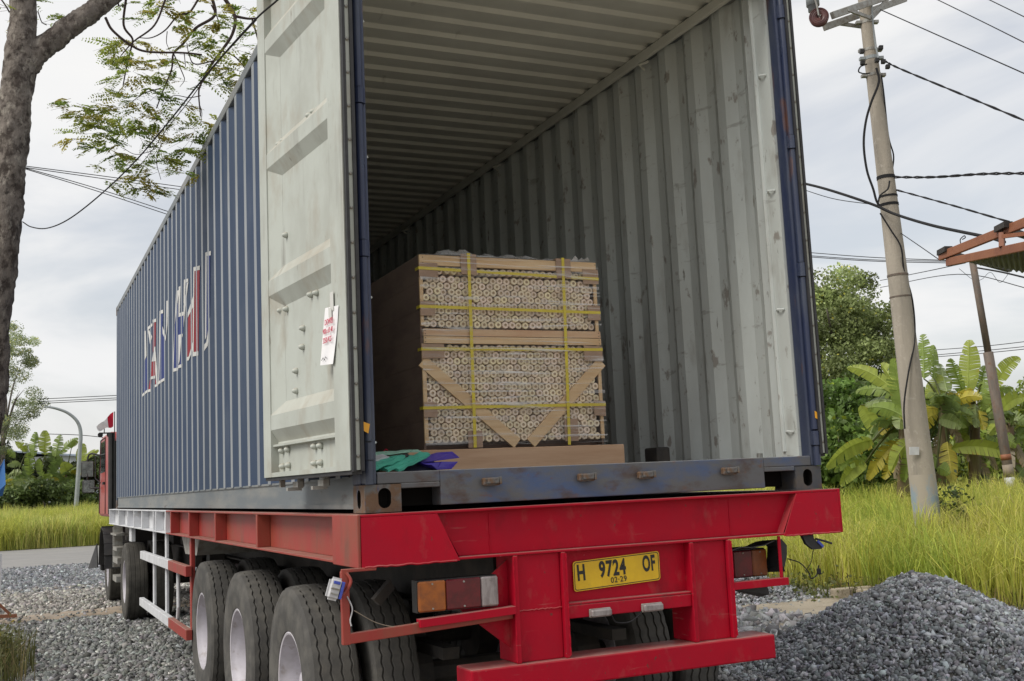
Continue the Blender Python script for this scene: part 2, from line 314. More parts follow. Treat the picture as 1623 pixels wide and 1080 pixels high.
def film(name, lo, hi):
    m = bpy.data.materials.new(name); m.use_nodes = True; t = m.node_tree; t.nodes.clear()
    o = t.nodes.new('ShaderNodeOutputMaterial'); tr = t.nodes.new('ShaderNodeBsdfTransparent'); gl = t.nodes.new('ShaderNodeBsdfPrincipled')
    gl.inputs['Base Color'].default_value = (.75, .75, .75, 1); gl.inputs['Roughness'].default_value = .22
    tr.inputs['Color'].default_value = (.96, .96, .96, 1)
    tx = t.nodes.new('ShaderNodeTexCoord'); mp_ = t.nodes.new('ShaderNodeMapping'); mp_.inputs['Scale'].default_value = (2.2, 2.2, 55); mp_.inputs['Rotation'].default_value = (0, .12, 0)
    z = t.nodes.new('ShaderNodeTexNoise'); z.inputs['Scale'].default_value = 1; z.inputs['Detail'].default_value = 5; z.inputs['Distortion'].default_value = .6
    r = t.nodes.new('ShaderNodeMapRange'); r.inputs['From Min'].default_value = .53; r.inputs['From Max'].default_value = .72; r.inputs['To Min'].default_value = lo; r.inputs['To Max'].default_value = hi
    b = t.nodes.new('ShaderNodeBump'); b.inputs['Strength'].default_value = .7; b.inputs['Distance'].default_value = .01
    ms = t.nodes.new('ShaderNodeMixShader')
    for a, c in ((tx.outputs['Object'], mp_.inputs[0]), (mp_.outputs[0], z.inputs['Vector']), (z.outputs['Fac'], r.inputs['Value']), (r.outputs[0], ms.inputs[0]),
                 (z.outputs['Fac'], b.inputs['Height']), (b.outputs[0], gl.inputs['Normal']), (tr.outputs[0], ms.inputs[1]), (gl.outputs[0], ms.inputs[2]), (ms.outputs[0], o.inputs['Surface'])):
        t.links.new(a, c)
    return m
M['film'] = film('stretch_film', .03, .70)
M['filmbunch'] = film('bunched_film', .35, .75)

# many small faces in one mesh, built with numpy: protos (verts, tris), transforms, per-piece colour
def mass(name, protos, idx, A, T, colr, mat, parent=None, smooth=False, vfun=None):
    V = []; Fc = []; C = []; base = 0
    po = np.array(OFF[parent.name]) if parent else np.zeros(3)
    for k, (pv, pf) in enumerate(protos):
        sel = np.nonzero(idx == k)[0]
        if not len(sel): continue
        v = np.einsum('nij,vj->nvi', A[sel], pv) + T[sel][:, None, :]
        nv = pv.shape[0]
        V.append(v.reshape(-1, 3)); C.append(np.repeat(colr[sel], nv, 0))
        f = pf[None]+(base+np.arange(len(sel))*nv)[:, None, None]
        Fc.append(f.reshape(-1, 3)); base += len(sel)*nv
    V = np.concatenate(V)-po; Fc = np.concatenate(Fc); C = np.concatenate(C)
    me = bpy.data.meshes.new(name); me.vertices.add(len(V)); me.vertices.foreach_set('co', V.astype(np.float32).ravel())
    me.loops.add(Fc.size); me.loops.foreach_set('vertex_index', Fc.astype(np.int32).ravel())
    me.polygons.add(len(Fc)); me.polygons.foreach_set('loop_start', (np.arange(len(Fc))*3).astype(np.int32))
    at = me.color_attributes.new('col', 'FLOAT_COLOR', 'POINT')
    at.data.foreach_set('color', np.concatenate([C, np.ones((len(C), 1))], 1).astype(np.float32).ravel())
    me.update(calc_edges=True); me.validate()
    if smooth: me.polygons.foreach_set('use_smooth', [True]*len(me.polygons))
    me.materials.append(mat)
    return link(name, me, parent)
def rand_rot(n):
    q = RNG.normal(size=(n, 4)); q /= np.linalg.norm(q, axis=1)[:, None]; w, x, y, z = q.T
    return np.stack([np.stack([1-2*(y*y+z*z), 2*(x*y-z*w), 2*(x*z+y*w)], 1), np.stack([2*(x*y+z*w), 1-2*(x*x+z*z), 2*(y*z-x*w)], 1), np.stack([2*(x*z-y*w), 2*(y*z+x*w), 1-2*(x*x+y*y)], 1)], 1)
def rock_protos(k=10, npt=9):
    o = []
    for _ in range(k):
        bm = bmesh.new()
        for p in RNG.normal(size=(npt, 3)):
            p = p/np.linalg.norm(p)*RNG.uniform(.75, 1.1); bm.verts.new(p*np.array([1, .78, .6]))
        bmesh.ops.convex_hull(bm, input=bm.verts[:])
        for v in [v for v in bm.verts if not v.link_faces]: bm.verts.remove(v)
        bmesh.ops.triangulate(bm, faces=bm.faces[:]); bm.verts.index_update()
        o.append((np.array([v.co[:] for v in bm.verts]), np.array([[v.index for v in f.verts] for f in bm.faces]))); bm.free()
    return o
ROCKS = rock_protos(20, 9)
def stones(name, P_, size, tone, parent=None, tint=None):
    n = len(P_); A = rand_rot(n)*(size*np.clip(RNG.lognormal(-.05, .42, n), .35, 2.1))[:, None, None]
    g = np.clip(RNG.lognormal(math.log(tone), .45, n), .05, .58)
    c = g[:, None]*np.array([1, 1, 1.02]) if tint is None else g[:, None]*tint
    c = c*(1+RNG.normal(0, .035, (n, 3)))
    return mass(name, ROCKS, RNG.integers(0, len(ROCKS), n), A, P_, c, M['stone'], parent)

# ------------------------------------------------------------------ ground, road, field
def fbm2(x, y): return (np.sin(x*1.7+1.3)*np.cos(y*1.3-.4)+.5*np.sin(x*3.9-y*2.7)+.3*np.cos(x*7.1+y*6.3))/1.8
def sheet(name, mat, poly, z, kind='structure'):
    mb = MB(); mb.add([(x, y, z) for x, y in poly], [tuple(range(len(poly)))]); o = mb.build(name, mat); o['kind'] = kind; return o
sheet('ground', M['dirt'], [(-900, -900), (900, -900), (900, 1500), (-900, 1500)], 0)
sheet('bounce_sheet', M['sand'], [(-60, -60), (60, -60), (60, -1.6), (-60, -1.6)], .004)  # unseen pale earth sheet, added to bounce light into the container
sheet('road', M['asphalt'], [(-60, 26.2), (7.2, 25.0), (7.2, 39.5), (-60, 40.5)], .006)
def field_h(x, y):
    e = 7.25+.35*np.sin(y*.9)+.2*np.sin(y*2.3+1)
    t = np.clip((x-e)/3.2, 0, 1); return .004+.42*t*t*(3-2*t)+.03*t*fbm2(x*.8, y*.8)
def grid(name, mat, x0, x1, nx, y0, y1, ny, hf, kind='structure'):
    xs = np.linspace(x0, x1, nx); ys = np.linspace(y0, y1, ny); X, Y = np.meshgrid(xs, ys); Z = hf(X, Y)
    me = bpy.data.meshes.new(name)
    f = [(j*nx+i, j*nx+i+1, (j+1)*nx+i+1, (j+1)*nx+i) for j in range(ny-1) for i in range(nx-1)]
    me.from_pydata(np.stack([X, Y, Z], -1).reshape(-1, 3).tolist(), [], f); me.materials.append(mat)
    me.polygons.foreach_set('use_smooth', [True]*len(f)); o = link(name, me); o['kind'] = kind; return o
grid('grass_field', M['turf'], 7.2, 80, 120, -12, 110, 180, field_h)
grid('roadside_bank', M['turf'], -40, 7.15, 60, 40.2, 140, 50, lambda x, y: .01+.35*np.clip((y-40.2)/4, 0, 1)+.02*fbm2(x, y))
# patch of bare earth right of the truck
pt = []
for k in range(40):
    a = 2*PI*k/40; r = 1+.16*math.sin(3*a+1)+.1*math.sin(5*a)
    pt.append((5.75+1.75*r*math.cos(a)*1.0+.25*math.sin(a), 5.55+1.25*r*math.sin(a)))
sheet('earth_patch', M['sand'], pt, .010)
# concrete strip across the gravel
mb = MB(); a = Vector((-6.5, 12.0, 0)); b = Vector((1.3, 12.95, 0)); n_ = Vector((-(b-a).y, (b-a).x, 0)).normalized(); K_ = 90; vs_ = []; rr = random.Random(4)
for k in range(K_+1):
    p = a.lerp(b, k/K_); w0, w1 = .40+rr.uniform(-.05, .03), .40+rr.uniform(-.05, .03); h_ = .040+.006*math.sin(k*.23)+rr.uniform(-.003, .003)
    vs_ += [p-n_*(w0+.03), p-n_*w0+Vector((0, 0, h_)), p+n_*(rr.uniform(-.04, .04))+Vector((0, 0, h_+.008)), p+n_*w1+Vector((0, 0, h_)), p+n_*(w1+.03)]
mb.add(vs_, [(5*k+i, 5*k+5+i, 5*k+6+i, 5*k+1+i) for k in range(K_) for i in range(4)])
o = mb.build('kerb', M['stripconc'], smooth=True); o['kind'] = 'structure'

def in_view(P_, m=60):
    d = P_-np.array(CAM); z = d@np.array(F_); x = 811.5+FPX*(d@np.array(R_))/np.maximum(z, .1); y = 540-FPX*(d@np.array(U_))/np.maximum(z, .1)
    return (z > .5) & (x > -m) & (x < 1623+m) & (y > -m) & (y < 1080+m+80)
def scatter(n, x0, x1, y0, y1, keep=None):
    P_ = np.stack([RNG.uniform(x0, x1, n), RNG.uniform(y0, y1, n), np.zeros(n)], 1); P_ = P_[in_view(P_)]
    if keep is not None: P_ = P_[keep(P_)]
    return P_
def on_strip(P_): return .036*(np.abs(P_[:, 1]-12.0-.95*(P_[:, 0]+6.5)/7.8) < .42)
def strip_free(P_):
    t = (P_[:, 0]+6.5)/7.8; yc = 12.0+.95*t; return (np.abs(P_[:, 1]-yc) > .46) | (RNG.random(len(P_)) < .05)
ls = []
P1 = scatter(60000, -4.2, 1.2, 5.2, 12.6, strip_free); P1[:, 2] = RNG.uniform(-.006, .014, len(P1))+on_strip(P1)
o = stones('gravel', P1, .033, .175, tint=np.array([.98, 1, .97])); tag(o, kind='stuff')
P2 = scatter(42000, -4.8, 1.4, 12.4, 18.5, strip_free); P2[:, 2] = RNG.uniform(-.006, .014, len(P2))+on_strip(P2)
o = stones('gravel', P2, .038, .235, tint=np.array([1.04, 1, .92])); tag(o, kind='stuff')
P3 = scatter(42000, -5, 1.6, 17.5, 26.6); P3[:, 2] = RNG.uniform(-.006, .014, len(P3))
o = stones('gravel', P3, .042, .18, tint=np.array([.96, 1, 1.06])); tag(o, kind='stuff')
def right_keep(P_):
    x, y = P_[:, 0], P_[:, 1]
    e = ((x-5.75)/1.75)**2+((y-5.55)/1.25)**2
    d = np.where(e < 1, .04, 1.0)
    return (RNG.random(len(x)) < d) & (x < 7.3)
P4 = scatter(52000, 1.3, 7.3, -1, 12, right_keep); P4[:, 2] = RNG.uniform(-.006, .016, len(P4))
o = stones('gravel', P4, .030, .24, tint=np.array([1.02, 1, .97])); tag(o, kind='stuff')
P5 = scatter(900, 3.4, 5.2, 3.6, 6.2, None); P5[:, 2] = RNG.uniform(.0, .03, len(P5))
o = stones('gravel', P5, .062, .25); tag(o, kind='stuff')
P6 = scatter(9000, -1.2, 1.3, -.8, 9, None); P6[:, 2] = RNG.uniform(-.006, .01, len(P6))
o = stones('gravel', P6, .032, .2); tag(o, kind='stuff')

def pile(c, R0, H, name_label, size, tone, n, lump):
    t = thing('gravel_pile', name_label, 'gravel pile', (c[0], c[1], 0), 'heaps of crushed stone')
    def h(x, y):
        r = np.hypot(x-c[0], (y-c[1])); a = np.arctan2(y-c[1], x-c[0])
        rr = r/(R0*(1+lump*np.sin(2*a+.6)+.5*lump*np.sin(5*a+2)))
        return H*np.clip(1-rr**1.25*.98, 0, 1)*(1+.05*fbm2(x*3, y*3)) - .02*(rr > 1)
    xs = np.linspace(-R0*1.15, R0*1.15, 40); X, Y = np.meshgrid(xs+c[0], xs+c[1]); Z = h(X, Y)-.012
    me = bpy.data.meshes.new('mound'); nx = 40
    me.from_pydata(np.stack([X, Y, Z], -1).reshape(-1, 3).tolist(), [], [(j*nx+i, j*nx+i+1, (j+1)*nx+i+1, (j+1)*nx+i) for j in range(nx-1) for i in range(nx-1)])
    me.vertices.foreach_set('co', (np.stack([X, Y, Z], -1)-np.array([c[0], c[1], 0])).astype(np.float32).ravel())
    me.materials.append(M['dirt']); link('mound', me, t)
    r = R0*1.12*np.sqrt(RNG.random(n)); a = RNG.uniform(0, 2*PI, n)
    P_ = np.stack([c[0]+r*np.cos(a), c[1]+r*np.sin(a), np.zeros(n)], 1); P_[:, 2] = np.maximum(h(P_[:, 0], P_[:, 1]), 0)+RNG.uniform(-.008, .014, n)
    P_ = P_[in_view(P_, 150)]
    o = stones('crushed_stone', P_, size, tone, t, np.array([.97, 1, 1.05])); o['kind'] = 'stuff'
    return t
pile((4.09, 2.40), 1.42, .70, 'tall heap of grey crushed stone in front of the tall grass', .0225, .28, 30000, .05)
pile((5.9, 7.6), 1.0, .36, 'small low heap of crushed stone behind the truck tail light', .026, .24, 6000, .06)
for (px, py, L_, an, lab) in ((1352, 941, .55, .25, 'pale concrete kerb block at the edge of the grass'), (1382, 944, .34, -.5, 'short broken kerb block leaning beside the gravel heap')):
    p = at_z(px, py, .05); t = MB(); d = Vector((R_.x, R_.y, 0)).normalized(); d = Matrix.Rotation(an, 3, 'Z') @ d
    t.obox(p+Vector((0, 0, .01)), d*L_/2, Vector((-d.y, d.x, 0))*.07, Vector((0, 0, .065)))
    o = t.build('kerb_block', M['sand'], bevel=.015, loc=(p.x, p.y, 0)); tag(o, lab, 'concrete block', 'kerb blocks by the grass')

# ------------------------------------------------------------------ shipping container
ZC = 1.48; HW = 1.219; LEN = 12.192; HT = 2.896; ZT = ZC+HT
ct = thing('shipping_container', 'blue corrugated shipping container with open doors on the red trailer', 'shipping container', (0, 0, ZC))
PITCH = .2975; Y0 = 2.203
def corr_profile(y0, y1):
    """(y, inset, kind) corners of the side corrugation; kind tells the face that starts here"""
    pts = []; k = int((y0-Y0)/PITCH)-2
    while Y0+k*PITCH < y1+PITCH:
        c = Y0+k*PITCH
        pts += [(c-.038, 0, 'out'), (c+.038, 0, 'front'), (c+.1115, .036, 'in'), (c+.186, .036, 'rear')]
        k += 1
    pts = [p for p in pts if y0 < p[0] < y1]
    return [(y0, .036 if False else 0, 'out')]+pts+[(y1, 0, 'out')]
PROF = corr_profile(.24, 12.02)
for sgn in (-1, 1):
    mb = MB(); z0, z1 = ZC+.155, ZT-.06
    for i in range(len(PROF)-1):
        (ya, ia, ka), (yb, ib, kb) = PROF[i], PROF[i+1]
        xa, xb = sgn*(HW-ia), sgn*(HW-ib)
        mb.add([(xa, ya, z0), (xb, yb, z0), (xb, yb, z1), (xa, ya, z1)], [(0, 1, 2, 3)], 1 if (ia == 0 and ib == 0) else 0)
        xa -= sgn*.004; xb -= sgn*.004
        mb.add([(xa, ya, z0), (xb, yb, z0), (xb, yb, z1), (xa, ya, z1)], [(3, 2, 1, 0)], 2)
    me = bpy.data.meshes.new('side_panel'); me.from_pydata([(v[0], v[1], v[2]-ZC) for v in mb.v], [], mb.f)
    me.polygons.foreach_set('material_index', mb.m)
    for m_ in ('blue', 'sheenchalk', 'inner'): me.materials.append(M[m_])
    sp = link('side_panel', me, ct)
    if sgn < 0: LEFTPANEL = sp
# roof and front wall with transverse corrugation
mb = MB(); y = .16; zz = ZT-.012; k = 0
prof = []
while y < 12.0:
    prof += [(y, 0), (y+.075, 0), (y+.098, -.022), (y+.184, -.022)]; y += .209
prof = [p for p in prof if p[0] < 12.06]+[(12.07, 0)]
for (ya, ha), (yb, hb) in zip(prof, prof[1:]):
    mb.add([(-1.16, ya, zz+ha), (1.16, ya, zz+ha), (1.16, yb, zz+hb), (-1.16, yb, zz+hb)], [(0, 1, 2, 3)], 0)
    mb.add([(-1.16, ya, zz+ha-.004), (1.16, ya, zz+ha-.004), (1.16, yb, zz+hb-.004), (-1.16, yb, zz+hb-.004)], [(3, 2, 1, 0)], 1)
me = bpy.data.meshes.new('roof_panel'); me.from_pydata([(v[0], v[1], v[2]-ZC) for v in mb.v], [], mb.f); me.polygons.foreach_set('material_index', mb.m)
me.materials.append(M['blue']); me.materials.append(M['roofin']); link('roof_panel', me, ct)
mb = MB(); x = -1.14; xs_ = []
while x < 1.14: xs_ += [(x, 0), (x+.1, 0), (x+.145, .045), (x+.245, .045)]; x += .29
xs_ = [p for p in xs_ if p[0] < 1.14]+[(1.15, 0)]
for (xa, ia), (xb, ib) in zip(xs_, xs_[1:]):
    mb.add([(xa, 12.16-ia, ZC+.15), (xb, 12.16-ib, ZC+.15), (xb, 12.16-ib, ZT-.06), (xa, 12.16-ia, ZT-.06)], [(0, 1, 2, 3)], 0)
    mb.add([(xa, 12.155-ia, ZC+.15), (xb, 12.155-ib, ZC+.15), (xb, 12.155-ib, ZT-.06), (xa, 12.155-ia, ZT-.06)], [(3, 2, 1, 0)], 1)
mb.build('front_panel', [M['blue'], M['inner']], ct)
MB().box((-1.15, .13, ZC+.135), (1.15, 12.1, ZC+.17)).build('floor', M['floor'], ct)
mb = MB()
for k in range(38): mb.box((-1.15, .35+.31*k, ZC+.02), (1.15, .39+.31*k, ZC+.132))
mb.build('floor_crossmembers', M['dark'], ct)
for sgn in (-1, 1):
    mb = MB()
    mb.box((sgn*1.165, .18, ZC+.02) if sgn > 0 else (-1.205, .18, ZC+.02), (sgn*1.205, 12.0, ZC+.154) if sgn > 0 else (-1.165, 12.0, ZC+.154))
    a_, b_ = sorted((sgn*1.165, sgn*1.213)); mb.box((a_, .18, ZC+.016), (b_, 12.0, ZC+.038)); mb.box((a_, .18, ZC+.148), (sorted((sgn*1.165, sgn*1.221))[1] if sgn > 0 else b_, 12.0, ZC+.16))
    mb.build('bottom_rail', M['rail'], ct)
    a_, b_ = sorted((sgn*1.155, sgn*1.222)); MB().box((a_, .16, ZT-.075), (b_, 12.03, ZT-.004)).build('top_rail', M['rail'], ct, bevel=.006)
    a_, b_ = sorted((sgn*1.125, sgn*1.1545)); MB().box((a_, .14, ZT-.105), (b_, 12.05, ZT-.0375)).build('top_corner_rail', M['roofin'], ct, bevel=.012)
    # inner lashing post and top corner angle
    a_, b_ = sorted((sgn*1.150, sgn*1.168)); mb = MB()
    mb.box((a_, .075, ZC+.172), (b_, .215, ZT-.08)); mb.tube([(sgn*1.148, .19, ZC+.2), (sgn*1.148, .19, ZT-.12)], .013, 8)
    for zz in (ZC+.30, ZC+.95, ZC+1.6, ZC+2.25): mb.tube([(sgn*1.147, .10, zz), (sgn*1.125, .13, zz+.004), (sgn*1.147, .16, zz)], .006, 6)
    mb.build('lashing_post', M['inner'], ct)
    for yy in np.arange(1.3, 11.6, 2.4): MB().tube([(sgn*1.165, yy, ZT-.11), (sgn*1.11, yy+.02, ZT-.135), (sgn*1.165, yy+.05, ZT-.15)], .009, 6).build('lashing_ring', M['roofin'], ct)
def oval_plate(mb, o, u, v, w, h, cu, cv, ru, rv, nrm, depth, m=0, md=1):
    """rectangular face with an oval hole and its inner wall; o corner, u/v unit axes, nrm outward"""
    n = 24; o = Vector(o); outer = []; inner = []
    for k in range(n):
        a = 2*PI*k/n; c, s_ = math.cos(a), math.sin(a)
        t = min(((w-cu) if c > 0 else cu)/max(abs(c), 1e-6), ((h-cv) if s_ > 0 else cv)/max(abs(s_), 1e-6)); outer.append((cu+c*t, cv+s_*t))
        # stadium shape
        e = rv-ru; inner.append((cu+ru*c, cv+ru*s_+(e if s_ >= 0 else -e)))
    # put corners in
    for cx, cy in ((0, 0), (w, 0), (w, h), (0, h)):
        i = min(range(n), key=lambda k: (outer[k][0]-cx)**2+(outer[k][1]-cy)**2); outer[i] = (cx, cy)
    P3 = lambda p, d=0: o+u*p[0]+v*p[1]-nrm*d
    vs = [P3(p) for p in outer]+[P3(p) for p in inner]+[P3(p, depth) for p in inner]
    mb.add(vs, [(k, (k+1) % n, n+(k+1) % n, n+k) for k in range(n)], m)
    mb.add(vs[n:], [(k, (k+1) % n, n+(k+1) % n, n+k) for k in range(n)]+[tuple(range(n, 2*n))], md)
X3, Y3, Z3 = Vector((1, 0, 0)), Vector((0, 1, 0)), Vector((0, 0, 1))
for sx in (-1, 1):
    for sy in (0, 1):
        for sz in (0, 1):
            mb = MB(); w, d, h = .162, .178, .118
            x0 = -HW if sx < 0 else HW-w; y0 = 0 if sy == 0 else LEN-d; z0 = ZC if sz == 0 else ZT-h
            c8 = [(x0,y0,z0),(x0+w,y0,z0),(x0+w,y0+d,z0),(x0,y0+d,z0),(x0,y0,z0+h),(x0+w,y0,z0+h),(x0+w,y0+d,z0+h),(x0,y0+d,z0+h)]
            keep = [(0,3,2,1),(4,5,6,7)]
            keep += [(2,3,7,6)] if sy == 0 else [(0,1,5,4)]
            keep += [(1,2,6,5)] if sx < 0 else [(3,0,4,7)]
            mb.add(c8, keep)
            oval_plate(mb, (x0, y0 if sy == 0 else y0+d, z0), X3, Z3, w, h, w/2+.006*sx*-1, .060, .029, .043, Y3*(-1 if sy == 0 else 1), .05)
            oval_plate(mb, (x0 if sx < 0 else x0+w, y0, z0), Y3, Z3, d, h, d/2, .058, .026, .040, X3*sx, .05)
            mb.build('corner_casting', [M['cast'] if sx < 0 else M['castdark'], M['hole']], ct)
# corner posts: rear J-section and hinge blocks; front posts
for sx in (-1, 1):
    mb = MB(); a_, b_ = sorted((sx*1.163, sx*1.212)); mb.box((a_, 0.004, ZC+.118), (b_, .075, ZT-.118))
    a_, b_ = sorted((sx*1.186, sx*1.216)); mb.box((a_, .0745, ZC+.119), (b_, .2, ZT-.119))
    post = mb.build('rear_corner_post', M['navy'], ct, bevel=.008)
    for zz in (1.74, 2.625, 3.32, 4.05):
        hb = MB(); hb.tube([(sx*1.196, -.006, zz-.036), (sx*1.196, -.006, zz+.036)], .023, 12); a_, b_ = sorted((sx*1.17, sx*1.215)); hb.box((a_, -.012, zz-.034), (b_, .003, zz+.034))
        hb.build('hinge', M['navy'], post, smooth=False)
        # hinge pins run between the blocks along the post
    rod = MB()
    for za, zb in ((1.60, 1.70), (1.785, 2.585), (2.665, 3.28), (3.36, 4.01), (4.09, 4.26)): rod.tube([(sx*1.199, -.004, za), (sx*1.199, -.004, zb)], .0185, 12)
    ro = rod.build('hinge_tube', M['navy'], post); smooth_by_angle(ro)
    a_, b_ = sorted((sx*1.15, sx*1.215)); MB().box((a_, 12.05, ZC+.118), (b_, 12.17, ZT-.118)).build('front_corner_post', M['blue'], ct)
for (px, py) in ((580, 677),):
    p = at_y(px, py, -.026); MB().add([p+Vector((-.014, 0, .024)), p+Vector((.018, 0, .012)), p+Vector((.010, 0, -.028)), p+Vector((-.014, 0, -.014))], [(0, 1, 2, 3)]).build('reflector_sticker', M['hanger'], ct)
p = at_y(1293, 658, -.026); MB().add([p+Vector((-.006, 0, .022)), p+Vector((.010, 0, .014)), p+Vector((.010, 0, -.022)), p+Vector((-.006, 0, -.014))], [(0, 1, 2, 3)]).build('reflector_sticker', M['hanger'], ct)
# header and sill
MB().box((-1.163, .004, ZT-.15), (1.163, .13, ZT-.006)).build('door_header', M['navy'], ct, bevel=.006)
mb = MB()
zb, zt = ZC+.018, ZC+.170
mb.box((-.875, .003, zb), (.865, .128, zt)); mb.box((-1.162, .003, ZC+.1205), (-.8752, .128, zt)); mb.box((.8652, .003, ZC+.1205), (1.162, .128, zt))
mb.box((-1.057, .0032, ZC+.098), (-.8754, .127, ZC+.1203)); mb.box((.8654, .0032, ZC+.098), (1.057, .127, ZC+.1203))
sill = mb.build('door_sill', M['sill'], ct, bevel=.004)
for xa, xb_ in ((-1.05, -.8756), (.8656, 1.05)): MB().box((xa, .112, zb+.002), (xb_, .126, ZC+.0975)).build('pocket_back', M['hole'], sill)
keeper = MB(); keeper.cbox((-.042, -.030, -.018), (.042, 0, .018), .006); keeper.cbox((-.026, -.046, -.010), (.030, -.030, .016), .004); keeper.cbox((.030, -.050, -.012), (.040, -.018, .02), .002)
km = keeper.mesh('cam_keeper'); km.materials.append(M['cast'])
for x, z in ((-.64, 1.590), (-.16, 1.590), (.16, 1.588), (.64, 1.590)): link('cam_keeper', km, ct, (x, .002, z))
# doors
def make_door(H, E, sgn):
    """door folded back; H hinge end, E free end (xy); sgn -1: inner face looks to -x"""
    H = Vector((*H, 0)); E = Vector((*E, 0)); d = (E-H).normalized(); nrm = Vector((-d.y, d.x, 0)) if sgn < 0 else Vector((d.y, -d.x, 0))
    D = lambda u, z, o_=0: H+d*u+Vector((0, 0, z))+nrm*o_
    Wd = 1.15; zb, zt = 1.662, 4.24; T = .045
    mb = MB()
    def slab(u0, u1, z0, z1, o0, o1, m=0): mb.obox(D((u0+u1)/2, (z0+z1)/2, (o0+o1)/2), d*((u1-u0)/2), nrm*((o1-o0)/2), Vector((0, 0, (z1-z0)/2)), m)
    slab(0, .165, zb, zt, -T, 0); slab(1.035, Wd, zb, zt, -T, 0)
    slab(.1652, 1.0348, zb, zb+.022, -T, -.0006); slab(.1652, 1.0348, zt-.05, zt, -T, -.0006)
    # horizontally corrugated panel: (z, offset)
    pr_ = [(zb+.022, -.040), (1.808, -.040), (1.812, -.012), (1.822, -.012), (1.826, -.036), (1.835, -.038), (1.895, -.002), (1.968, -.002), (2.03, -.038), (2.505, -.038), (2.575, -.002), (2.652, -.002), (2.71, -.038),
           (3.175, -.038), (3.24, -.002), (3.315, -.002), (3.37, -.038), (3.80, -.038), (3.865, -.002), (3.94, -.002), (4.0, -.038), (zt-.05, -.038)]
    for (za, oa), (zb_, ob) in zip(pr_, pr_[1:]):
        mb.add([D(.165, za, oa), D(1.035, za, oa), D(1.035, zb_, ob), D(.165, zb_, ob)], [(0, 1, 2, 3)])
        mb.add([D(.165, za, oa-.004), D(1.035, za, oa-.004), D(1.035, zb_, ob-.004), D(.165, zb_, ob-.004)], [(0, 1, 2, 3)], 1)
    # sloped cheek where the pan meets the far stile
    for za, zb_ in ((2.03, 2.505), (2.71, 3.175), (3.37, 3.80)):
        mb.add([D(.90, za-.06, -.0375), D(1.0345, za-.06, -.006), D(1.0345, zb_+.065, -.006), D(.90, zb_+.065, -.0375)], [(0, 1, 2, 3)])
    slab(0.0, Wd, zb+.001, zt-.001, -T-.006, -T-.0005, 1)
    o = mb.build('door_leaf', [M['door'], M['navy']], ct, bevel=0)
    # gaskets along the hinge edge, the free edge and the bottom
    g = MB()
    g.obox(D(-.012, (zb+zt)/2, -.012), d*.0115, nrm*.007, Vector((0, 0, (zt-zb)/2+.006)))
    g.obox(D(-.014, (zb+zt)/2, -.047), d*.0135, nrm*.007, Vector((0, 0, (zt-zb)/2+.004)))
    g.obox(D(Wd+.006, (zb+zt)/2, -.03), d*.0055, nrm*.012, Vector((0, 0, (zt-zb)/2)))
    g.obox(D(Wd/2, zb-.009, -.030), d*(Wd/2), nrm*.022, Vector((0, 0, .0085)))
    g.build('gasket', M['rubber'], o)
    # pale retaining strip with bolts between the two gaskets
    s_ = MB(); s_.obox(D(-.008, (zb+zt)/2, -.0295), d*.0075, nrm*.010, Vector((0, 0, (zt-zb)/2)))
    so = s_.build('gasket_strip', M['door'], o)
    bm_ = MB(); bm_.lathe([(-.003, 0), (-.003, .0075), (.004, .006), (.005, 0)], axis='y', n=8); b0 = bm_.mesh('bolt', smooth=True); b0.materials.append(M['steel'])
    for k in range(17): link('strip_bolt', b0, so, D(-.017, 1.72+k*.152, -.0295))
    # cam locks under the door
    for u in (.48, .82):
        lk_ = MB(); lk_.tube([D(u, zb+.02, -.075), D(u, zb-.055, -.075)], .017, 10)
        lk_.obox(D(u-.01, zb-.045, -.058), d*.035, nrm*.014, Vector((0, 0, .016))); lk_.obox(D(u-.03, zb-.064, -.03), d*.012, nrm*.035, Vector((0, 0, .008)))
        lk_.build('lock_cam', M['steel'], o)
    MB().obox(D(1.02, zb-.03, -.05), d*.012, nrm*.012, Vector((0, 0, .022))).build('door_stop', M['steel'], o)
    for u in (.48, .82):
        MB().tube([D(u, zb+.02, -.075 if sgn < 0 else -.048), D(u, zt-.02, -.075 if sgn < 0 else -.048)], .017 if sgn < 0 else .009, 10).build('lock_rod', M['steel'], o, smooth=True)
    return o, D, d, nrm
LD, DL, dL, nL = make_door((-1.30, -.07), (-1.42, 1.07), -1)
b_ = MB()
b_.lathe([(-.004, 0), (-.004, .014), (.004, .016), (.008, .015), (.014, .012), (.022, .008), (.023, 0)], axis='y', n=10)
bolt = b_.mesh('bolt', smooth=True); bolt.materials.append(M['door'])
rotb = nL.to_track_quat('Y', 'Z').to_euler()
for (u, z) in ((.476, 3.353), (.416, 3.352), (.917, 3.342), (.848, 3.341), (.845, 2.854), (.511, 2.495), (.435, 2.49), (.943, 2.489), (.856, 2.482), (.624, 2.353), (.638, 2.265), (.734, 2.161), (.74, 2.065), (.962, 1.789), (.876, 1.791), (.503, 1.787), (.429, 1.786), (.956, 1.712), (.87, 1.715), (.508, 1.71), (.434, 1.71)):
    link('bolt', bolt, LD, DL(u, z, -.036), rotb)
RD, DR, dR, nR = make_door((1.258, -.006), (1.300, 1.142), 1)
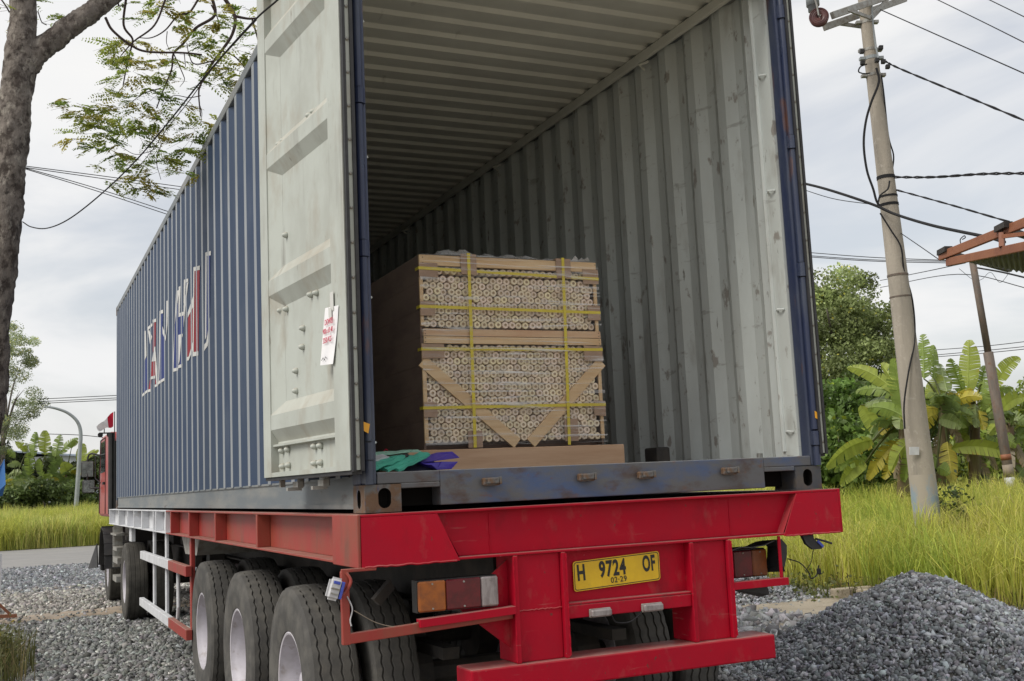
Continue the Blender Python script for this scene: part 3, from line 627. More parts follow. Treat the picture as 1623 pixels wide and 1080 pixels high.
# lettering printed on the corrugated left side, cut to its faces
# (letter, ink, rib, polygon in (share of the rib's rear slope, height above the container base))
LET = [(0, 'w', 21, [(1, 1.313),(0.33, 1.337),(0.33, 1.306),(1, 1.283)]),(0, 'w', 22, [(0.94, 1.283),(0.94, 1.313),(0, 1.346),(0, 1.315)]),(0, 'b', 21, [(1, 1.673),(0.39, 1.708),(0.33, 1.332),(1, 1.309)]),(0, 'b', 22, [(0.46, 1.693),(0, 1.719),(0, 1.342),(0.74, 1.316)]),(0, 'w', 21, [(1, 2.004),(0.75, 2.007),(0.57, 1.718),(1, 1.676)]),(0, 'w', 22, [(0.44, 2.038),(0.02, 2.043),(0, 2.005),(0, 1.734),(0.42, 1.692)]),(0, 'w', 19, [(1, 1.992),(0.61, 2.005),(0.61, 1.972),(1, 1.958)]),(0, 'w', 20, [(1, 2.005),(0, 2.038),(0, 2.004),(1, 1.967)]),(0, 'w', 19, [(1, 1.889),(0.69, 1.853),(1, 1.805)]),(0, 'w', 20, [(0.95, 1.965),(0.66, 1.971),(0, 1.895),(0, 1.877),(0.45, 1.807)]),(1, 'r', 18, [(1, 1.977),(0.59, 1.973),(0.72, 1.714),(1, 1.684)]),(1, 'r', 19, [(0.43, 2.017),(0, 2.012),(0, 1.741),(0.59, 1.678)]),(1, 'w', 18, [(1, 1.683),(0.89, 1.707),(0.72, 1.706),(0.7, 1.552),(1, 1.553)]),(1, 'w', 19, [(0.81, 1.583),(0.13, 1.74),(0, 1.738),(0, 1.581)]),(1, 'r', 18, [(1, 1.555),(0.69, 1.555),(0.74, 1.395),(1, 1.396)]),(1, 'r', 19, [(0.85, 1.584),(0, 1.584),(0, 1.421),(1, 1.422),(1, 1.454)]),(1, 'w', 18, [(1, 1.398),(0.78, 1.399),(0.78, 1.368),(1, 1.368)]),(1, 'w', 19, [(1, 1.421),(0.01, 1.425),(0.01, 1.394),(1, 1.39)]),(1, 'w', 20, [(0.36, 1.447),(0, 1.448),(0, 1.417),(0.44, 1.415)]),(1, 'r', 19, [(1, 1.403),(0.9, 1.404),(1, 1.321)]),(1, 'r', 20, [(0.88, 1.313),(0.44, 1.427),(0.15, 1.43),(0.3, 1.308)]),(1, 'w', 20, [(1, 1.306),(0.23, 1.314),(0.23, 1.283),(1, 1.279)]),(1, 'w', 21, [(0.33, 1.329),(0, 1.332),(0, 1.303),(0.33, 1.301)]),(1, 'r', 18, [(0.81, 1.372),(0.47, 1.316),(0.78, 1.302)]),(1, 'w', 17, [(1, 1.356),(0.87, 1.273),(1, 1.271)]),(1, 'w', 18, [(0.65, 1.665),(0.09, 1.297),(0.47, 1.292),(0.74, 1.455)]),(1, 'w', 18, [(1, 2.001),(0.49, 2.004),(0.49, 1.97),(1, 1.968)]),(1, 'w', 19, [(0.53, 2.038),(0, 2.041),(0, 2.007),(0.54, 2.005)]),(1, 'w', 17, [(1, 1.284),(0.87, 1.286),(0.87, 1.262),(1, 1.26)]),(1, 'w', 18, [(0.85, 1.3),(0.09, 1.31),(0.09, 1.286),(0.85, 1.274)]),(2, 'b', 16, [(1, 1.968),(0.54, 1.968),(0.68, 1.805),(0.23, 1.707),(0.24, 1.304),(1, 1.292)]),(2, 'b', 17, [(0.34, 2.007),(0, 2.007),(0, 1.32),(0.6, 1.31)]),(2, 'w', 17, [(0.47, 2.037),(0.24, 2.038),(0.48, 1.514),(0.64, 1.311),(0.8, 1.304)]),(2, 'w', 16, [(1, 2.0),(0.5, 2.002),(0.51, 1.966),(1, 1.966)]),(2, 'w', 17, [(0.37, 2.039),(0, 2.041),(0, 2.005),(0.38, 2.004)]),(2, 'w', 15, [(1, 1.732),(0.69, 1.685),(0.76, 1.644),(1, 1.672)]),(2, 'w', 16, [(0.65, 1.835),(0, 1.738),(0, 1.683),(0.62, 1.758)]),(2, 'w', 16, [(1, 1.293),(0.17, 1.31),(0.18, 1.282),(1, 1.264)]),(2, 'w', 17, [(0.87, 1.305),(0, 1.322),(0, 1.293),(0.87, 1.273)]),(2, 'w', 15, [(0.59, 2.041),(0.24, 2.044),(0.39, 1.803),(0.66, 1.685)]),(3, 'b', 12, [(1, 1.852),(0.82, 1.912),(0.82, 1.28),(1, 1.28)]),(3, 'b', 13, [(0.65, 1.716),(0, 1.938),(0, 1.307),(0.93, 1.306)]),(3, 'w', 12, [(1, 1.988),(0.52, 1.993),(0.82, 1.912),(1, 1.849)]),(3, 'w', 13, [(0.31, 2.03),(0, 2.033),(0, 1.937),(0.62, 1.716),(0.9, 1.303),(1, 1.304),(1, 1.383)]),(3, 'w', 12, [(1, 1.28),(0.88, 1.28),(0.88, 1.252),(1, 1.252)]),(3, 'w', 13, [(1, 1.305),(0.01, 1.307),(0.01, 1.279),(1, 1.274)]),(3, 'w', 12, [(0.66, 2.02),(0.31, 2.026),(0.49, 1.782),(0.73, 1.773)]),(3, 'b', 11, [(1, 1.708),(0.66, 1.708),(0.83, 1.544),(1, 1.543)]),(3, 'b', 12, [(0.73, 1.745),(0, 1.745),(0, 1.577),(0.78, 1.575)]),(3, 'w', 11, [(1, 1.741),(0.63, 1.742),(0.69, 1.708),(1, 1.707)]),(3, 'w', 12, [(0.72, 1.777),(0, 1.779),(0, 1.745),(0.73, 1.742)]),(3, 'w', 11, [(1, 1.546),(0.83, 1.546),(0.89, 1.52),(1, 1.519)]),(3, 'w', 12, [(0.78, 1.577),(0, 1.58),(0, 1.553),(0.78, 1.547)]),(3, 'b', 11, [(1, 1.513),(0.91, 1.52),(1, 1.289)]),(3, 'b', 12, [(0.61, 1.295),(0.17, 1.541),(0.03, 1.553),(0.12, 1.304)]),(3, 'w', 12, [(0.78, 1.547),(0.2, 1.552),(0.58, 1.336),(0.81, 1.302)]),(3, 'w', 11, [(1, 1.279),(0.92, 1.28),(0.98, 1.249),(1, 1.249)]),(3, 'w', 12, [(0.84, 1.299),(0.03, 1.308),(0.09, 1.276),(0.85, 1.272)]),(3, 'w', 10, [(1, 1.984),(0.66, 1.985),(0.66, 1.957),(1, 1.955)]),(3, 'w', 11, [(0.53, 2.029),(0, 2.029),(0, 2.0),(0.54, 1.997)]),(3, 'w', 11, [(0.54, 2.001),(0.28, 1.999),(0.39, 1.814),(0.62, 1.817)]),(3, 'w', 10, [(0.88, 1.95),(0.63, 1.954),(1, 1.816),(1, 1.913)]),(3, 'w', 11, [(0, 1.892),(0.28, 1.786),(0.65, 1.599),(0.62, 1.79),(0, 1.985)]),(3, 'b', 10, [(1, 1.947),(0.91, 1.946),(1, 1.902)]),(3, 'b', 11, [(0.25, 1.991),(0.0, 1.99),(0.36, 1.814)]),(4, 'r', 9, [(1, 1.673),(0.78, 1.692),(0.83, 1.416),(1, 1.383)]),(4, 'r', 10, [(0.95, 1.287),(0.79, 1.646),(0, 1.718),(0, 1.428),(0.65, 1.302)]),(4, 'w', 9, [(1, 1.741),(0.66, 1.784),(0.68, 1.691),(1, 1.664)]),(4, 'w', 10, [(0.78, 1.689),(0, 1.79),(0, 1.708),(0.79, 1.642)]),(4, 'w', 9, [(1, 1.367),(0.72, 1.411),(0.73, 1.338),(1, 1.308)]),(4, 'w', 10, [(1, 1.3),(0.65, 1.304),(0, 1.409),(0, 1.346),(0.65, 1.272),(1, 1.269)]),(4, 'r', 8, [(1, 1.946),(0.54, 1.944),(0.86, 1.272),(1, 1.272)]),(4, 'r', 9, [(0.44, 1.993),(0, 1.992),(0, 1.301),(0.74, 1.301)]),(4, 'w', 8, [(1, 1.977),(0.48, 1.977),(0.48, 1.941),(1, 1.943)]),(4, 'w', 9, [(0.6, 2.025),(0, 2.024),(0, 1.989),(0.55, 1.99)]),(4, 'w', 9, [(0.62, 2.023),(0.44, 2.02),(0.71, 1.3),(0.87, 1.301)]),(4, 'w', 8, [(1, 1.275),(0.86, 1.276),(0.86, 1.241),(1, 1.241)]),(4, 'w', 9, [(0.87, 1.304),(0, 1.305),(0, 1.27),(0.88, 1.269)]),(5, 'b', 6, [(1, 1.943),(0.76, 1.941),(0.92, 1.475),(1, 1.446)]),(5, 'b', 7, [(0.31, 1.993),(0, 1.991),(0, 1.481),(0.23, 1.394),(0.51, 1.337)]),(5, 'w', 7, [(0.56, 2.021),(0.28, 2.021),(0.49, 1.348),(0.74, 1.327)]),(5, 'w', 6, [(1, 1.974),(0.66, 1.975),(0.66, 1.941),(1, 1.942)]),(5, 'w', 7, [(0.51, 2.024),(0, 2.024),(0, 1.99),(0.41, 1.991)]),(5, 'w', 6, [(0.92, 1.498),(1, 1.414),(1, 1.462)]),(5, 'w', 7, [(0, 1.446),(0.1, 1.344),(0.31, 1.274),(0.93, 1.238),(0.84, 1.291),(0.52, 1.306),(0.23, 1.394),(0, 1.497)])]
LETTERS = {}
for li, (slot, m_, rib, poly) in enumerate(LET):
    c = Y0+rib*PITCH; A_, B_ = Vector((-(HW-.036), c-.1115, 0)), Vector((-HW, c-.038, 0)); nn = Vector((-(B_.y-A_.y), B_.x-A_.x, 0)).normalized()
    lift = .0012 + .00006*(li % 40) + (.0016 if m_ == 'w' else 0)
    LETTERS.setdefault(slot, MB()).add([A_.lerp(B_, t_)+Vector((0, 0, z_+ZC))+nn*lift for t_, z_ in poly], [tuple(range(len(poly)))], 'wrb'.index(m_))
for slot, mb in LETTERS.items(): mb.build('letter', [M['prwhite'], M['prred'], M['prblue']], LEFTPANEL)

def text_mesh(txt, size, font_scale=(1, 1), shear=0, extrude=.0006, spacing=1.0, offset=0):
    cu = bpy.data.curves.new('txt', 'FONT'); cu.body = txt; cu.size = size; cu.extrude = extrude; cu.shear = shear; cu.align_x = 'CENTER'; cu.align_y = 'CENTER'; cu.space_character = spacing; cu.offset = offset
    o = bpy.data.objects.new('txt', cu); COL.objects.link(o); bpy.context.view_layer.update()
    me = bpy.data.meshes.new_from_object(o.evaluated_get(bpy.context.evaluated_depsgraph_get())); bpy.data.objects.remove(o)
    for v in me.vertices: v.co.x *= font_scale[0]; v.co.y *= font_scale[1]
    return me
# paper note taped to the open door
t = thing('paper_note', 'white sheet with red handwriting taped to the open pale door', 'paper note', DL(.2, 2.25, .002))
cor = [(.235, 2.385), (.075, 2.372), (.140, 2.125), (.300, 2.137)]
mb = MB(); N = 8
vs = []
for j in range(N+1):
    for i in range(N+1):
        a, b = i/N, j/N
        u = (cor[0][0]*(1-a)+cor[1][0]*a)*(1-b)+(cor[3][0]*(1-a)+cor[2][0]*a)*b; z = (cor[0][1]*(1-a)+cor[1][1]*a)*(1-b)+(cor[3][1]*(1-a)+cor[2][1]*a)*b
        vs.append(DL(u, z, .004+.006*b*b+.0015*math.sin(a*3+b*4)))
mb.add(vs, [(j*(N+1)+i, j*(N+1)+i+1, (j+1)*(N+1)+i+1, (j+1)*(N+1)+i) for j in range(N) for i in range(N)])
mb.build('sheet', M['paper'], t, smooth=True)
mb = MB(); mb.obox(DL(.145, 2.40, .0075), dL*.020, nL*.0005, Vector((0, 0, .042))); mb.obox(DL(.16, 2.35, .0105), (dL*.9+Vector((0, 0, .3)))*.02, nL*.0005, Vector((0, 0, .022))); mb.build('tape', M['tape'], t)
rt = Matrix((-dL, Vector((0, 0, 1)), nL)).transposed().to_euler()
for txt, u, z, s_ in (('DOWEL', .172, 2.315, .036), ('900 x \u00d8 40', .187, 2.277, .033), ('3250 PCS', .197, 2.237, .034)):
    me = text_mesh(txt, s_, (.78, 1.0), .15, .0005); me.materials.append(M['redink']); o = link('handwriting', me, t, DL(u, z, .0135), rt)
p0 = MB(); p0.tube([DL(.27, 2.155, .0135), DL(.25, 2.165, .0135), DL(.235, 2.152, .0135), DL(.22, 2.166, .0135), DL(.205, 2.158, .0135)], .0012, 5); p0.build('scribble', M['ink'], t)

# ------------------------------------------------------------------ semi trailer
tr = thing('semi_trailer', 'red flatbed semi trailer with white front beams carrying the blue container', 'semi trailer', (0, 1.5, 0))
ZB0, ZB1 = 1.262, 1.476
# side beams: web, flanges, ribs; the front half white, the rear half red
for sx in (-1, 1):
    for (y0, y1, mat_, ribs) in ((-.04, 6.22, M['redside'], (2.05, 3.51, 4.77, 5.9)), (6.225, 12.75, M['white'], (6.28, 7.05, 7.25, 8.33, 9.2, 10.0, 11.2, 12.7))):
        a_, b_ = sorted((sx*1.175, sx*1.19)); mb = MB(); mb.box((a_, y0, ZB0+.012), (b_, y1, ZB1-.012))
        a_, b_ = sorted((sx*1.175, sx*1.27)); mb.box((a_, y0, ZB1-.011), (b_, y1, ZB1)); mb.box((a_, y0, ZB0), (b_, y1, ZB0+.011))
        beam = mb.build('side_beam', mat_, tr, bevel=.002)
        a_, b_ = sorted((sx*1.191, sx*1.268))
        for yy in ribs: MB().box((a_, yy-.02, ZB0+.0115), (b_, yy+.02, ZB1-.0115)).build('rib', mat_, beam, bevel=.003)
    a_, b_ = sorted((sx*1.262, sx*1.276)); MB().box((a_, -.068, ZB0-.006), (b_, .33, ZB1+.001)).build('end_plate', M['redside'] if sx < 0 else M['red'], tr, bevel=.004)
# deck between the beams, longitudinal frame, crossmembers
mb = MB(); mb.box((-1.174, .02, ZB1-.03), (1.174, 12.7, ZB1-.004)); mb.build('deck', M['dark'], tr)
mb = MB()
for x in (-.5, .5): mb.box((x-.012, .3, .98), (x+.012, 12.5, ZB1-.031)); mb.box((x-.08, .3, .965), (x+.08, 12.5, .979))
for k in range(12): mb.box((-1.17, .7+k, 1.30), (1.17, .78+k, ZB1-.0312))
mb.build('frame', M['dark'], tr)
# rear beam: recessed web, lips, slanted end plates
mb = MB(); mb.box((-1.261, -.015, ZB0+.012), (1.261, .0, ZB1-.012)); mb.box((-1.261, -.062, ZB1-.012), (1.261, .0, ZB1)); mb.box((-1.261, -.068, ZB0), (1.261, .0, ZB0+.0115))
rb = mb.build('rear_beam', M['red'], tr, bevel=.003)
for sx, xt, xb in ((-1, -.92, -.825), (1, 1.0, .90)):
    xo = sx*1.2605
    pl = [(xo, -.072, ZB0-.003), (xb, -.072, ZB0-.003), (xt, -.066, ZB1-.0125), (xo, -.066, ZB1-.0125)]
    q = MB(); q.prism(pl, (0, .006, 0)); q.add([(xb, -.066, ZB0+.012), (xt, -.06, ZB1-.0125), (xt, -.0155, ZB1-.0125), (xb, -.0155, ZB0+.012)], [(0, 1, 2, 3)])
    q.build('end_gusset', M['red'], rb)
rr = random.Random(3)
for x0 in (-.66, .62): MB().tube([(x0+rr.uniform(-.002, .002), -.0165+rr.uniform(-.001, .001), ZB0+.02+k*.012) for k in range(15)], .0028, 5).build('weld_bead', M['red'], rb)
for (xa, xb_, z_) in ((-1.25, -.84, ZB0-.002), (.91, 1.25, ZB0-.002)): MB().tube([(xa+(xb_-xa)*k/22, -.073+rr.uniform(-.001, .001), z_+rr.uniform(-.002, .002)) for k in range(23)], .0045, 5).build('weld_bead', M['red'], rb)
# uprights, plate panel, lamp shelf, bumper
for (x0, x1, sx) in ((-.575, -.318, -1), (.344, .576, 1)):
    mb = MB(); mb.box((x0+.022, -.052, .80), (x1-.022, -.04, ZB0-.001)); mb.box((x0, -.075, .80), (x0+.02, .12, ZB0-.001)); mb.box((x1-.02, -.075, .80), (x1, .12, ZB0-.001))
    up = mb.build('bumper_upright', M['red'], tr, bevel=.003)
    rr = random.Random(5)
    for x in (x0-.001, x1+.001): MB().tube([(x, -.075+rr.uniform(-.002, .002), .81+k*.0186) for k in range(25)], .004, 5).build('weld_bead', M['red'], up)
    if sx < 0: MB().tube([(x0+.025+k*.0105, -.053, 1.02+rr.uniform(-.002, .002)) for k in range(21)], .004, 5).build('weld_bead', M['red'], up)
mb = MB(); mb.prism([(-.5755, .0, ZB0-.02), (-.5755, .0, .86), (-.80, .0, 1.04), (-.80, .0, 1.07)], (0, .012, 0)); mb.build('gusset', M['red'], tr)
MB().box((-.3175, -.02, 1.036), (.3435, -.008, ZB0-.001)).build('plate_panel', M['red'], tr)
mb = MB(); mb.box((-.3178, -.062, 1.024), (.3438, -.0, 1.0355)); mb.box((-.3178, -.062, .966), (.3438, -.054, 1.0238)); mb.build('lamp_shelf', M['red'], tr, bevel=.004)
mb = MB(); mb.box((-.80, -.09, .685), (.785, .09, .799)); bump = mb.build('bumper', M['red'], tr, bevel=.008)
# licence plate with its letters
pt_ = MB(); pr_ = []
for (cx, cz) in ((-.262+.012, 1.083+.012), (.195-.012, 1.083+.012), (.195-.012, 1.233-.012-.012), (-.262+.012, 1.221-.012)): pass
px0, px1, pz0, pz1 = -.262, .196, 1.088, 1.222
def rrect(x0, x1, z0, z1, r, n=5):
    o = []
    for cx, cz, a0 in ((x1-r, z1-r, 0), (x0+r, z1-r, PI/2), (x0+r, z0+r, PI), (x1-r, z0+r, 1.5*PI)):
        for k in range(n): a = a0+PI/2*k/(n-1); o.append((cx+r*math.cos(a), cz+r*math.sin(a)))
    return o
tilt = .042
def pp(x, z, y): return (x, y, z+(x+.033)*tilt)
pt_.prism([pp(x, z, -.032) for x, z in rrect(px0, px1, pz0, pz1, .014)], (0, .003, 0)); plate = pt_.build('licence_plate', M['yellow'], tr)
bd = MB(); o1, o2 = rrect(px0+.004, px1-.004, pz0+.004, pz1-.004, .012), rrect(px0+.0075, px1-.0075, pz0+.0075, pz1-.0075, .010); n = len(o1)
bd.add([pp(x, z, -.0326) for x, z in o1]+[pp(x, z, -.0326) for x, z in o2], [(k, (k+1) % n, n+(k+1) % n, n+k) for k in range(n)]); bd.build('border', M['ink'], plate)
for txt, x, z, s_, fs in (('H', -.222, 1.166, .098, (.62, 1)), ('9724', -.058, 1.168, .098, (.66, 1)), ('OF', .137, 1.168, .098, (.52, 1)), ('02\u00b729', -.028, 1.116, .036, (.95, 1))):
    me = text_mesh(txt, s_, fs, 0, .0004, 1.12, offset=.0032 if s_ > .06 else .0003); me.materials.append(M['ink']); link('number', me, plate, pp(x, z, -.0332), (PI/2, -math.atan(tilt), 0))
# two small number-plate lamps and their cable
for x in (-.155, .118):
    mb = MB(); mb.cbox((x-.052, -.092, .965), (x+.052, -.063, .997), .006); lo = mb.build('plate_lamp', M['lensclear'], tr)
    MB().cbox((x-.055, -.072, .962), (x+.055, -.0625, 1.001), .003).build('lamp_base', M['steel'], lo)
MB().tube(catmull([(-.10, -.075, .965), (-.07, -.06, .93), (0, -.06, .925), (.05, -.06, .95), (.07, -.07, .975)]), .0035, 6).build('lamp_cable', M['wire'], tr)
# tail light carriers
mb = MB(); mb.bar((-1.335, -.06, .978), (-.578, -.04, 1.012), .03, .042); mb.box((-1.35, -.075, .955), (-1.318, -.045, 1.25)); mb.box((-1.35, -.075, 1.245), (-1.2, -.06, 1.2595)); mb.build('light_bracket', M['redside'], tr, bevel=.003)
mb = MB(); mb.bar((-1.02, -.062, 1.012), (-.578, -.062, 1.030), .05, .034); mb.build('light_shelf', M['red'], tr, bevel=.002)
def taillight(x0, x1, z0, z1, y, order, par):
    mb = MB(); mb.box((x0, y+.022, z0), (x1, y+.085, z1)); o = mb.build('tail_light', M['black'], par)
    c = [x0, x0+(x1-x0)*(.34 if order[0] == 'amber' else .22), x0+(x1-x0)*(.78 if order[0] == 'amber' else .66), x1]
    for k, nm in enumerate(order):
        MB().cbox((c[k]+.001, y, z0+.004), (c[k+1]-.001, y+.0215, z1-.004), .006).build('lens', M[nm], o)
        for zz in (z0+.016, z1-.016): MB().lathe([(-.0035, 0), (-.0035, .004), (.001, .0045)], ((c[k]+c[k+1])/2, y, zz), 'y', 8).build('lens_screw', M['steel'], o)
    return o
taillight(-1.015, -.645, 1.050, 1.185, -.06, ('amber', 'lensred', 'lensclear'), tr)
taillight(.60, .865, 1.062, 1.20, .03, ('lensshade', 'lensred', 'ambershade'), tr)
mb = MB(); mb.bar((.578, -.05, 1.040), (.905, -.05, 1.040), .05, .036); mb.box((.87, -.06, 1.035), (.885, -.05, 1.2595)); mb.build('light_shelf', M['red'], tr, bevel=.002)
# torn rubber sheet round the right light
mb = MB(); pts = [(.585, 1.205), (.66, 1.222), (.72, 1.216), (.80, 1.222), (.86, 1.240), (.905, 1.243), (.935, 1.21), (.93, 1.16), (.91, 1.10), (.915, 1.085)]
mb.add([Vector((x, -.040, z)) for x, z in pts]+[Vector((x*.99, .10, z-.01)) for x, z in pts], [(k, k+1, len(pts)+k+1, len(pts)+k) for k in range(len(pts)-1)])
mb.add([Vector((.872, -.043, 1.236)), Vector((.905, -.043, 1.243)), Vector((.935, -.042, 1.21)), Vector((.93, -.042, 1.16)), Vector((.908, -.043, 1.10)), Vector((.888, -.044, 1.12))], [(0, 1, 2, 3, 4, 5)])
mb.add([Vector((.60, .02, 1.02)), Vector((.84, .02, 1.02)), Vector((.85, .02, .975)), Vector((.80, .03, .965))], [(0, 1, 2, 3)])
so = mb.build('rubber_flap', M['rubber'], tr); so.modifiers.new('thick', 'SOLIDIFY').thickness = .005
# marker lamps hanging at both corners
def marker(c, ang, name='marker_lamp', dark=False):
    t0 = MB(); ax = Vector((math.cos(ang), 0, math.sin(ang))); az = Vector((-math.sin(ang), 0, math.cos(ang))); ay = Vector((0, 1, 0))
    c = Vector(c); bm = bmesh.new(); bmesh.ops.create_cube(bm, size=2)
    for v in bm.verts: v.co = c+ax*v.co.x*.030+az*v.co.z*.046+ay*v.co.y*.016
    bmesh.ops.bevel(bm, geom=bm.edges[:], offset=.012, segments=3, affect='EDGES'); bm.verts.index_update()
    t0.add([v.co for v in bm.verts], [[v.index for v in f.verts] for f in bm.faces]); bm.free()
    o = t0.build(name, M['black'] if dark else M['lampwhite'], tr)
    r = MB(); r.obox(c+ax*.028, ax*.006, ay*.017, az*.035); r.obox(c-ay*.017+az*.026, ax*.014, ay*.002, az*.006); r.build('blue_trim', M['lampblue'], o, bevel=.003)
    if not dark:
        f = MB(); 
        for k in (-1, 1): f.obox(c-ay*.018+az*(.010*k-.008), ax*.016, ay*.003, az*.0025)
        f.obox(c-ay*.0175, ax*.020, ay*.002, az*.002); f.build('lamp_face', M['steel'], o, bevel=.001)
    return o
marker((-1.385, -.09, 1.185), -.30)
mb = MB(); mb.tube(catmull([(-1.33, -.075, 1.245), (-1.315, -.085, 1.21), (-1.335, -.085, 1.17), (-1.36, -.085, 1.15)]), .007, 6); mb.build('lamp_stalk', M['redside'], tr)
MB().tube(catmull([(-1.33, -.08, 1.15), (-1.31, -.08, 1.10), (-1.32, -.08, 1.055), (-1.316, -.08, 1.03)]), .003, 5).build('loose_cord', M['lampwhite'], tr)
MB().tube(catmull([(-1.30, -.07, 1.09), (-1.2, -.06, 1.03), (-1.1, -.06, 1.005), (-1.0, -.06, 1.02)]), .0018, 5).build('loose_cord', M['stripconc'], tr)
mb = MB(); mb.prism([(1.03, -.045, 1.258), (1.10, -.045, 1.258), (1.10, -.05, 1.235), (1.148, -.05, 1.19), (1.145, -.05, 1.18), (1.09, -.05, 1.18), (1.05, -.05, 1.21)], (0, .02, 0)); mb.tube([(1.11, -.05, 1.232), (1.16, -.055, 1.218), (1.205, -.055, 1.203)], .006, 6); fl = mb.build('marker_bracket', M['rubber'], tr)
MB().bar((1.118, -.054, 1.222), (1.150, -.054, 1.190), .006, .012).build('blue_trim', M['lampblue'], fl)
mb = MB(); mb.tube(catmull([(.93, -.045, 1.145), (1.0, -.05, 1.12), (1.05, -.05, 1.07), (1.06, -.05, 1.04), (1.10, -.05, 1.055), (1.115, -.05, 1.10)]), .0032, 5); mb.tube(catmull([(1.09, -.05, 1.18), (1.07, -.05, 1.12), (1.045, -.05, 1.09)]), .002, 5); mb.cbox((1.10, -.058, 1.055), (1.125, -.045, 1.085), .004); mb.build('loose_cable', M['wire'], tr)
# grey mud guards above the wheels and tool box
mb = MB(); mb.prism([(-1.16, 4.9, 1.255), (-1.16, 6.0, 1.255), (-1.16, 5.75, 1.09), (-1.16, 5.1, 1.10)], (.55, 0, 0)); mb.build('tool_box', M['steel'], tr)
# side guard
mb = MB()
for z in (.985, .475):
    pass
g = MB(); g.bar((-1.25, 8.42, .985), (-1.25, 6.05, .985), .05, .085); g.bar((-1.25, 8.50, .475), (-1.25, 6.05, .475), .05, .085)
for y in (7.62, 6.62): g.box((-1.224, y-.05, .44), (-1.198, y+.05, ZB0))
g.tube([(-1.21, 5.85, .95), (-1.21, 5.84, .62), (-1.21, 5.90, .50)], .018, 8)
sg = g.build('side_guard', M['white'], tr, bevel=.004)
g = MB(); g.bar((-1.25, 6.045, .985), (-1.25, 4.92, .985), .05, .085); g.bar((-1.25, 6.045, .475), (-1.25, 4.92, .475), .05, .085); g.box((-1.224, 4.97, .434), (-1.19, 5.05, ZB0)); g.build('guard_rail_end', M['redside'], sg, bevel=.004)
g = MB(); g.bar((1.25, 8.42, .985), (1.25, 4.92, .985), .05, .085); g.bar((1.25, 8.42, .475), (1.25, 4.92, .475), .05, .085)
for y in (8.0, 6.6, 5.0): g.box((1.2, y-.05, .44), (1.224, y+.05, ZB0))
g.build('side_guard', M['white'], tr)
# spare bits under the deck seen between guard and tyres
mb = MB(); mb.tube([(-1.0, 5.3, .62), (-1.0, 6.9, .62)], .02, 8); mb.tube([(-1.0, 5.3, .50), (-1.0, 6.9, .50)], .02, 8); mb.box((-.75, 7.0, .25), (-.60, 7.2, 1.26)); mb.box((.60, 7.0, .25), (.75, 7.2, 1.26)); mb.box((-.85, 6.95, .2), (-.5, 7.25, .245)); mb.box((.5, 6.95, .2), (.85, 7.25, .245)); mb.build('landing_gear', M['dark'], tr)
# wheels
def make_wheel(parent, c, R, w, dish, smooth_tyre=False):
    """hub with tyre and rim as children; outer side looks to -x"""
    hb = MB(); hb.lathe([(dish+.02, 0.0), (dish-.11, 0.0), (dish-.115, .07), (dish-.10, .095), (dish-.02, .11), (dish+.02, .14)], c, 'x', 20)
    hub = hb.build('wheel', M['rim'], parent, loc=c, smooth=True); smooth_by_angle(hub, 40)
    c = Vector(c); n = 96; h = w/2; k_ = R/.54
    gd = .004 if smooth_tyre else .011; g_ = []
    for gx in (-.080, -.028, .028, .080): g_ += [(gx-.0065, 0, gx), (gx-.004, gd, gx), (gx+.004, gd, gx), (gx+.0065, 0, gx)]
    prof = [(-h*.80, .288*k_, 0), (-h*.90, .30*k_, 0), (-h*.985, .345*k_, 0), (-h*1.0, .40*k_, 0), (-h*1.005, .405*k_, 0), (-h*.985, .45*k_, 0), (-h*.95, .487*k_, 0), (-h*.955, .49*k_, 0), (-h*.915, .512*k_, 0), (-h*.83, .529*k_, 0)]
    tr_ = [(x*w/.27, (.540-.008*(abs(x)/.11)**2)*k_-dp, 1) for x, dp, _ in g_]
    prof = prof+tr_+[(-x, r, 0) for x, r, _ in prof[::-1]]
    vs = []; K = len(prof)
    for j in range(n):
        a = 2*PI*j/n; zig = (.0045 if j % 2 else -.0045)*(0 if smooth_tyre else 1)
        notch = .0 if (smooth_tyre or j % 4) else .006
        for (x, r, z_) in prof:
            rr_ = r-(notch if (z_ == 0 and .50*k_ < r < .535*k_) else 0)
            vs.append(c+Vector((x+(zig if z_ else 0), rr_*math.cos(a), rr_*math.sin(a))))
    tb = MB(); tb.add(vs, [(j*K+i, ((j+1) % n)*K+i, ((j+1) % n)*K+i+1, j*K+i+1) for j in range(n) for i in range(K-1)])
    ty = tb.build('tyre', M['tyre_s'] if smooth_tyre else M['tyre'], hub); smooth_by_angle(ty, 30)
    rb_ = MB(); f = .292*k_
    rb_.lathe([(-h*.80, f-.006), (-h*.86, f+.004), (-h*.885, f-.002), (-h*.86, f-.012), (-h*.6, f-.020), (-h*.45, f-.034), (dish*.4, f-.040), (dish-.015, f-.048), (dish, f-.075), (dish-.004, .145), (dish+.004, .13), (dish+.03, .12)], c, 'x', 48)
    rb_.lathe([(h*.80, f-.006), (h*.86, f+.004), (h*.6, f-.020), (dish+.015, f-.044)], c, 'x', 32)
    for j in range(10):
        a = 2*PI*j/10; rb_.lathe([(dish-.03, 0), (dish-.03, .014), (dish, .016)], c+Vector((0, .165*math.cos(a), .165*math.sin(a))), 'x', 6)
    ri = rb_.build('rim', M['rim'], hub); smooth_by_angle(ri, 40)
    return hub
TY = (1.53, 3.04, 4.55); RT = .54
w0 = make_wheel(tr, (-1.085, TY[0], RT), RT, .27, .06)
base_w = Vector((-1.085, TY[0], RT))
def place_wheel(parent, x, y, z, flip):
    c = copy_tree(w0, parent); c.location = Vector((x, y, z))-OFF[parent.name]; c.rotation_euler = (random.uniform(0, 6), 0, 0) if not flip else (random.uniform(0, 6), 0, PI)
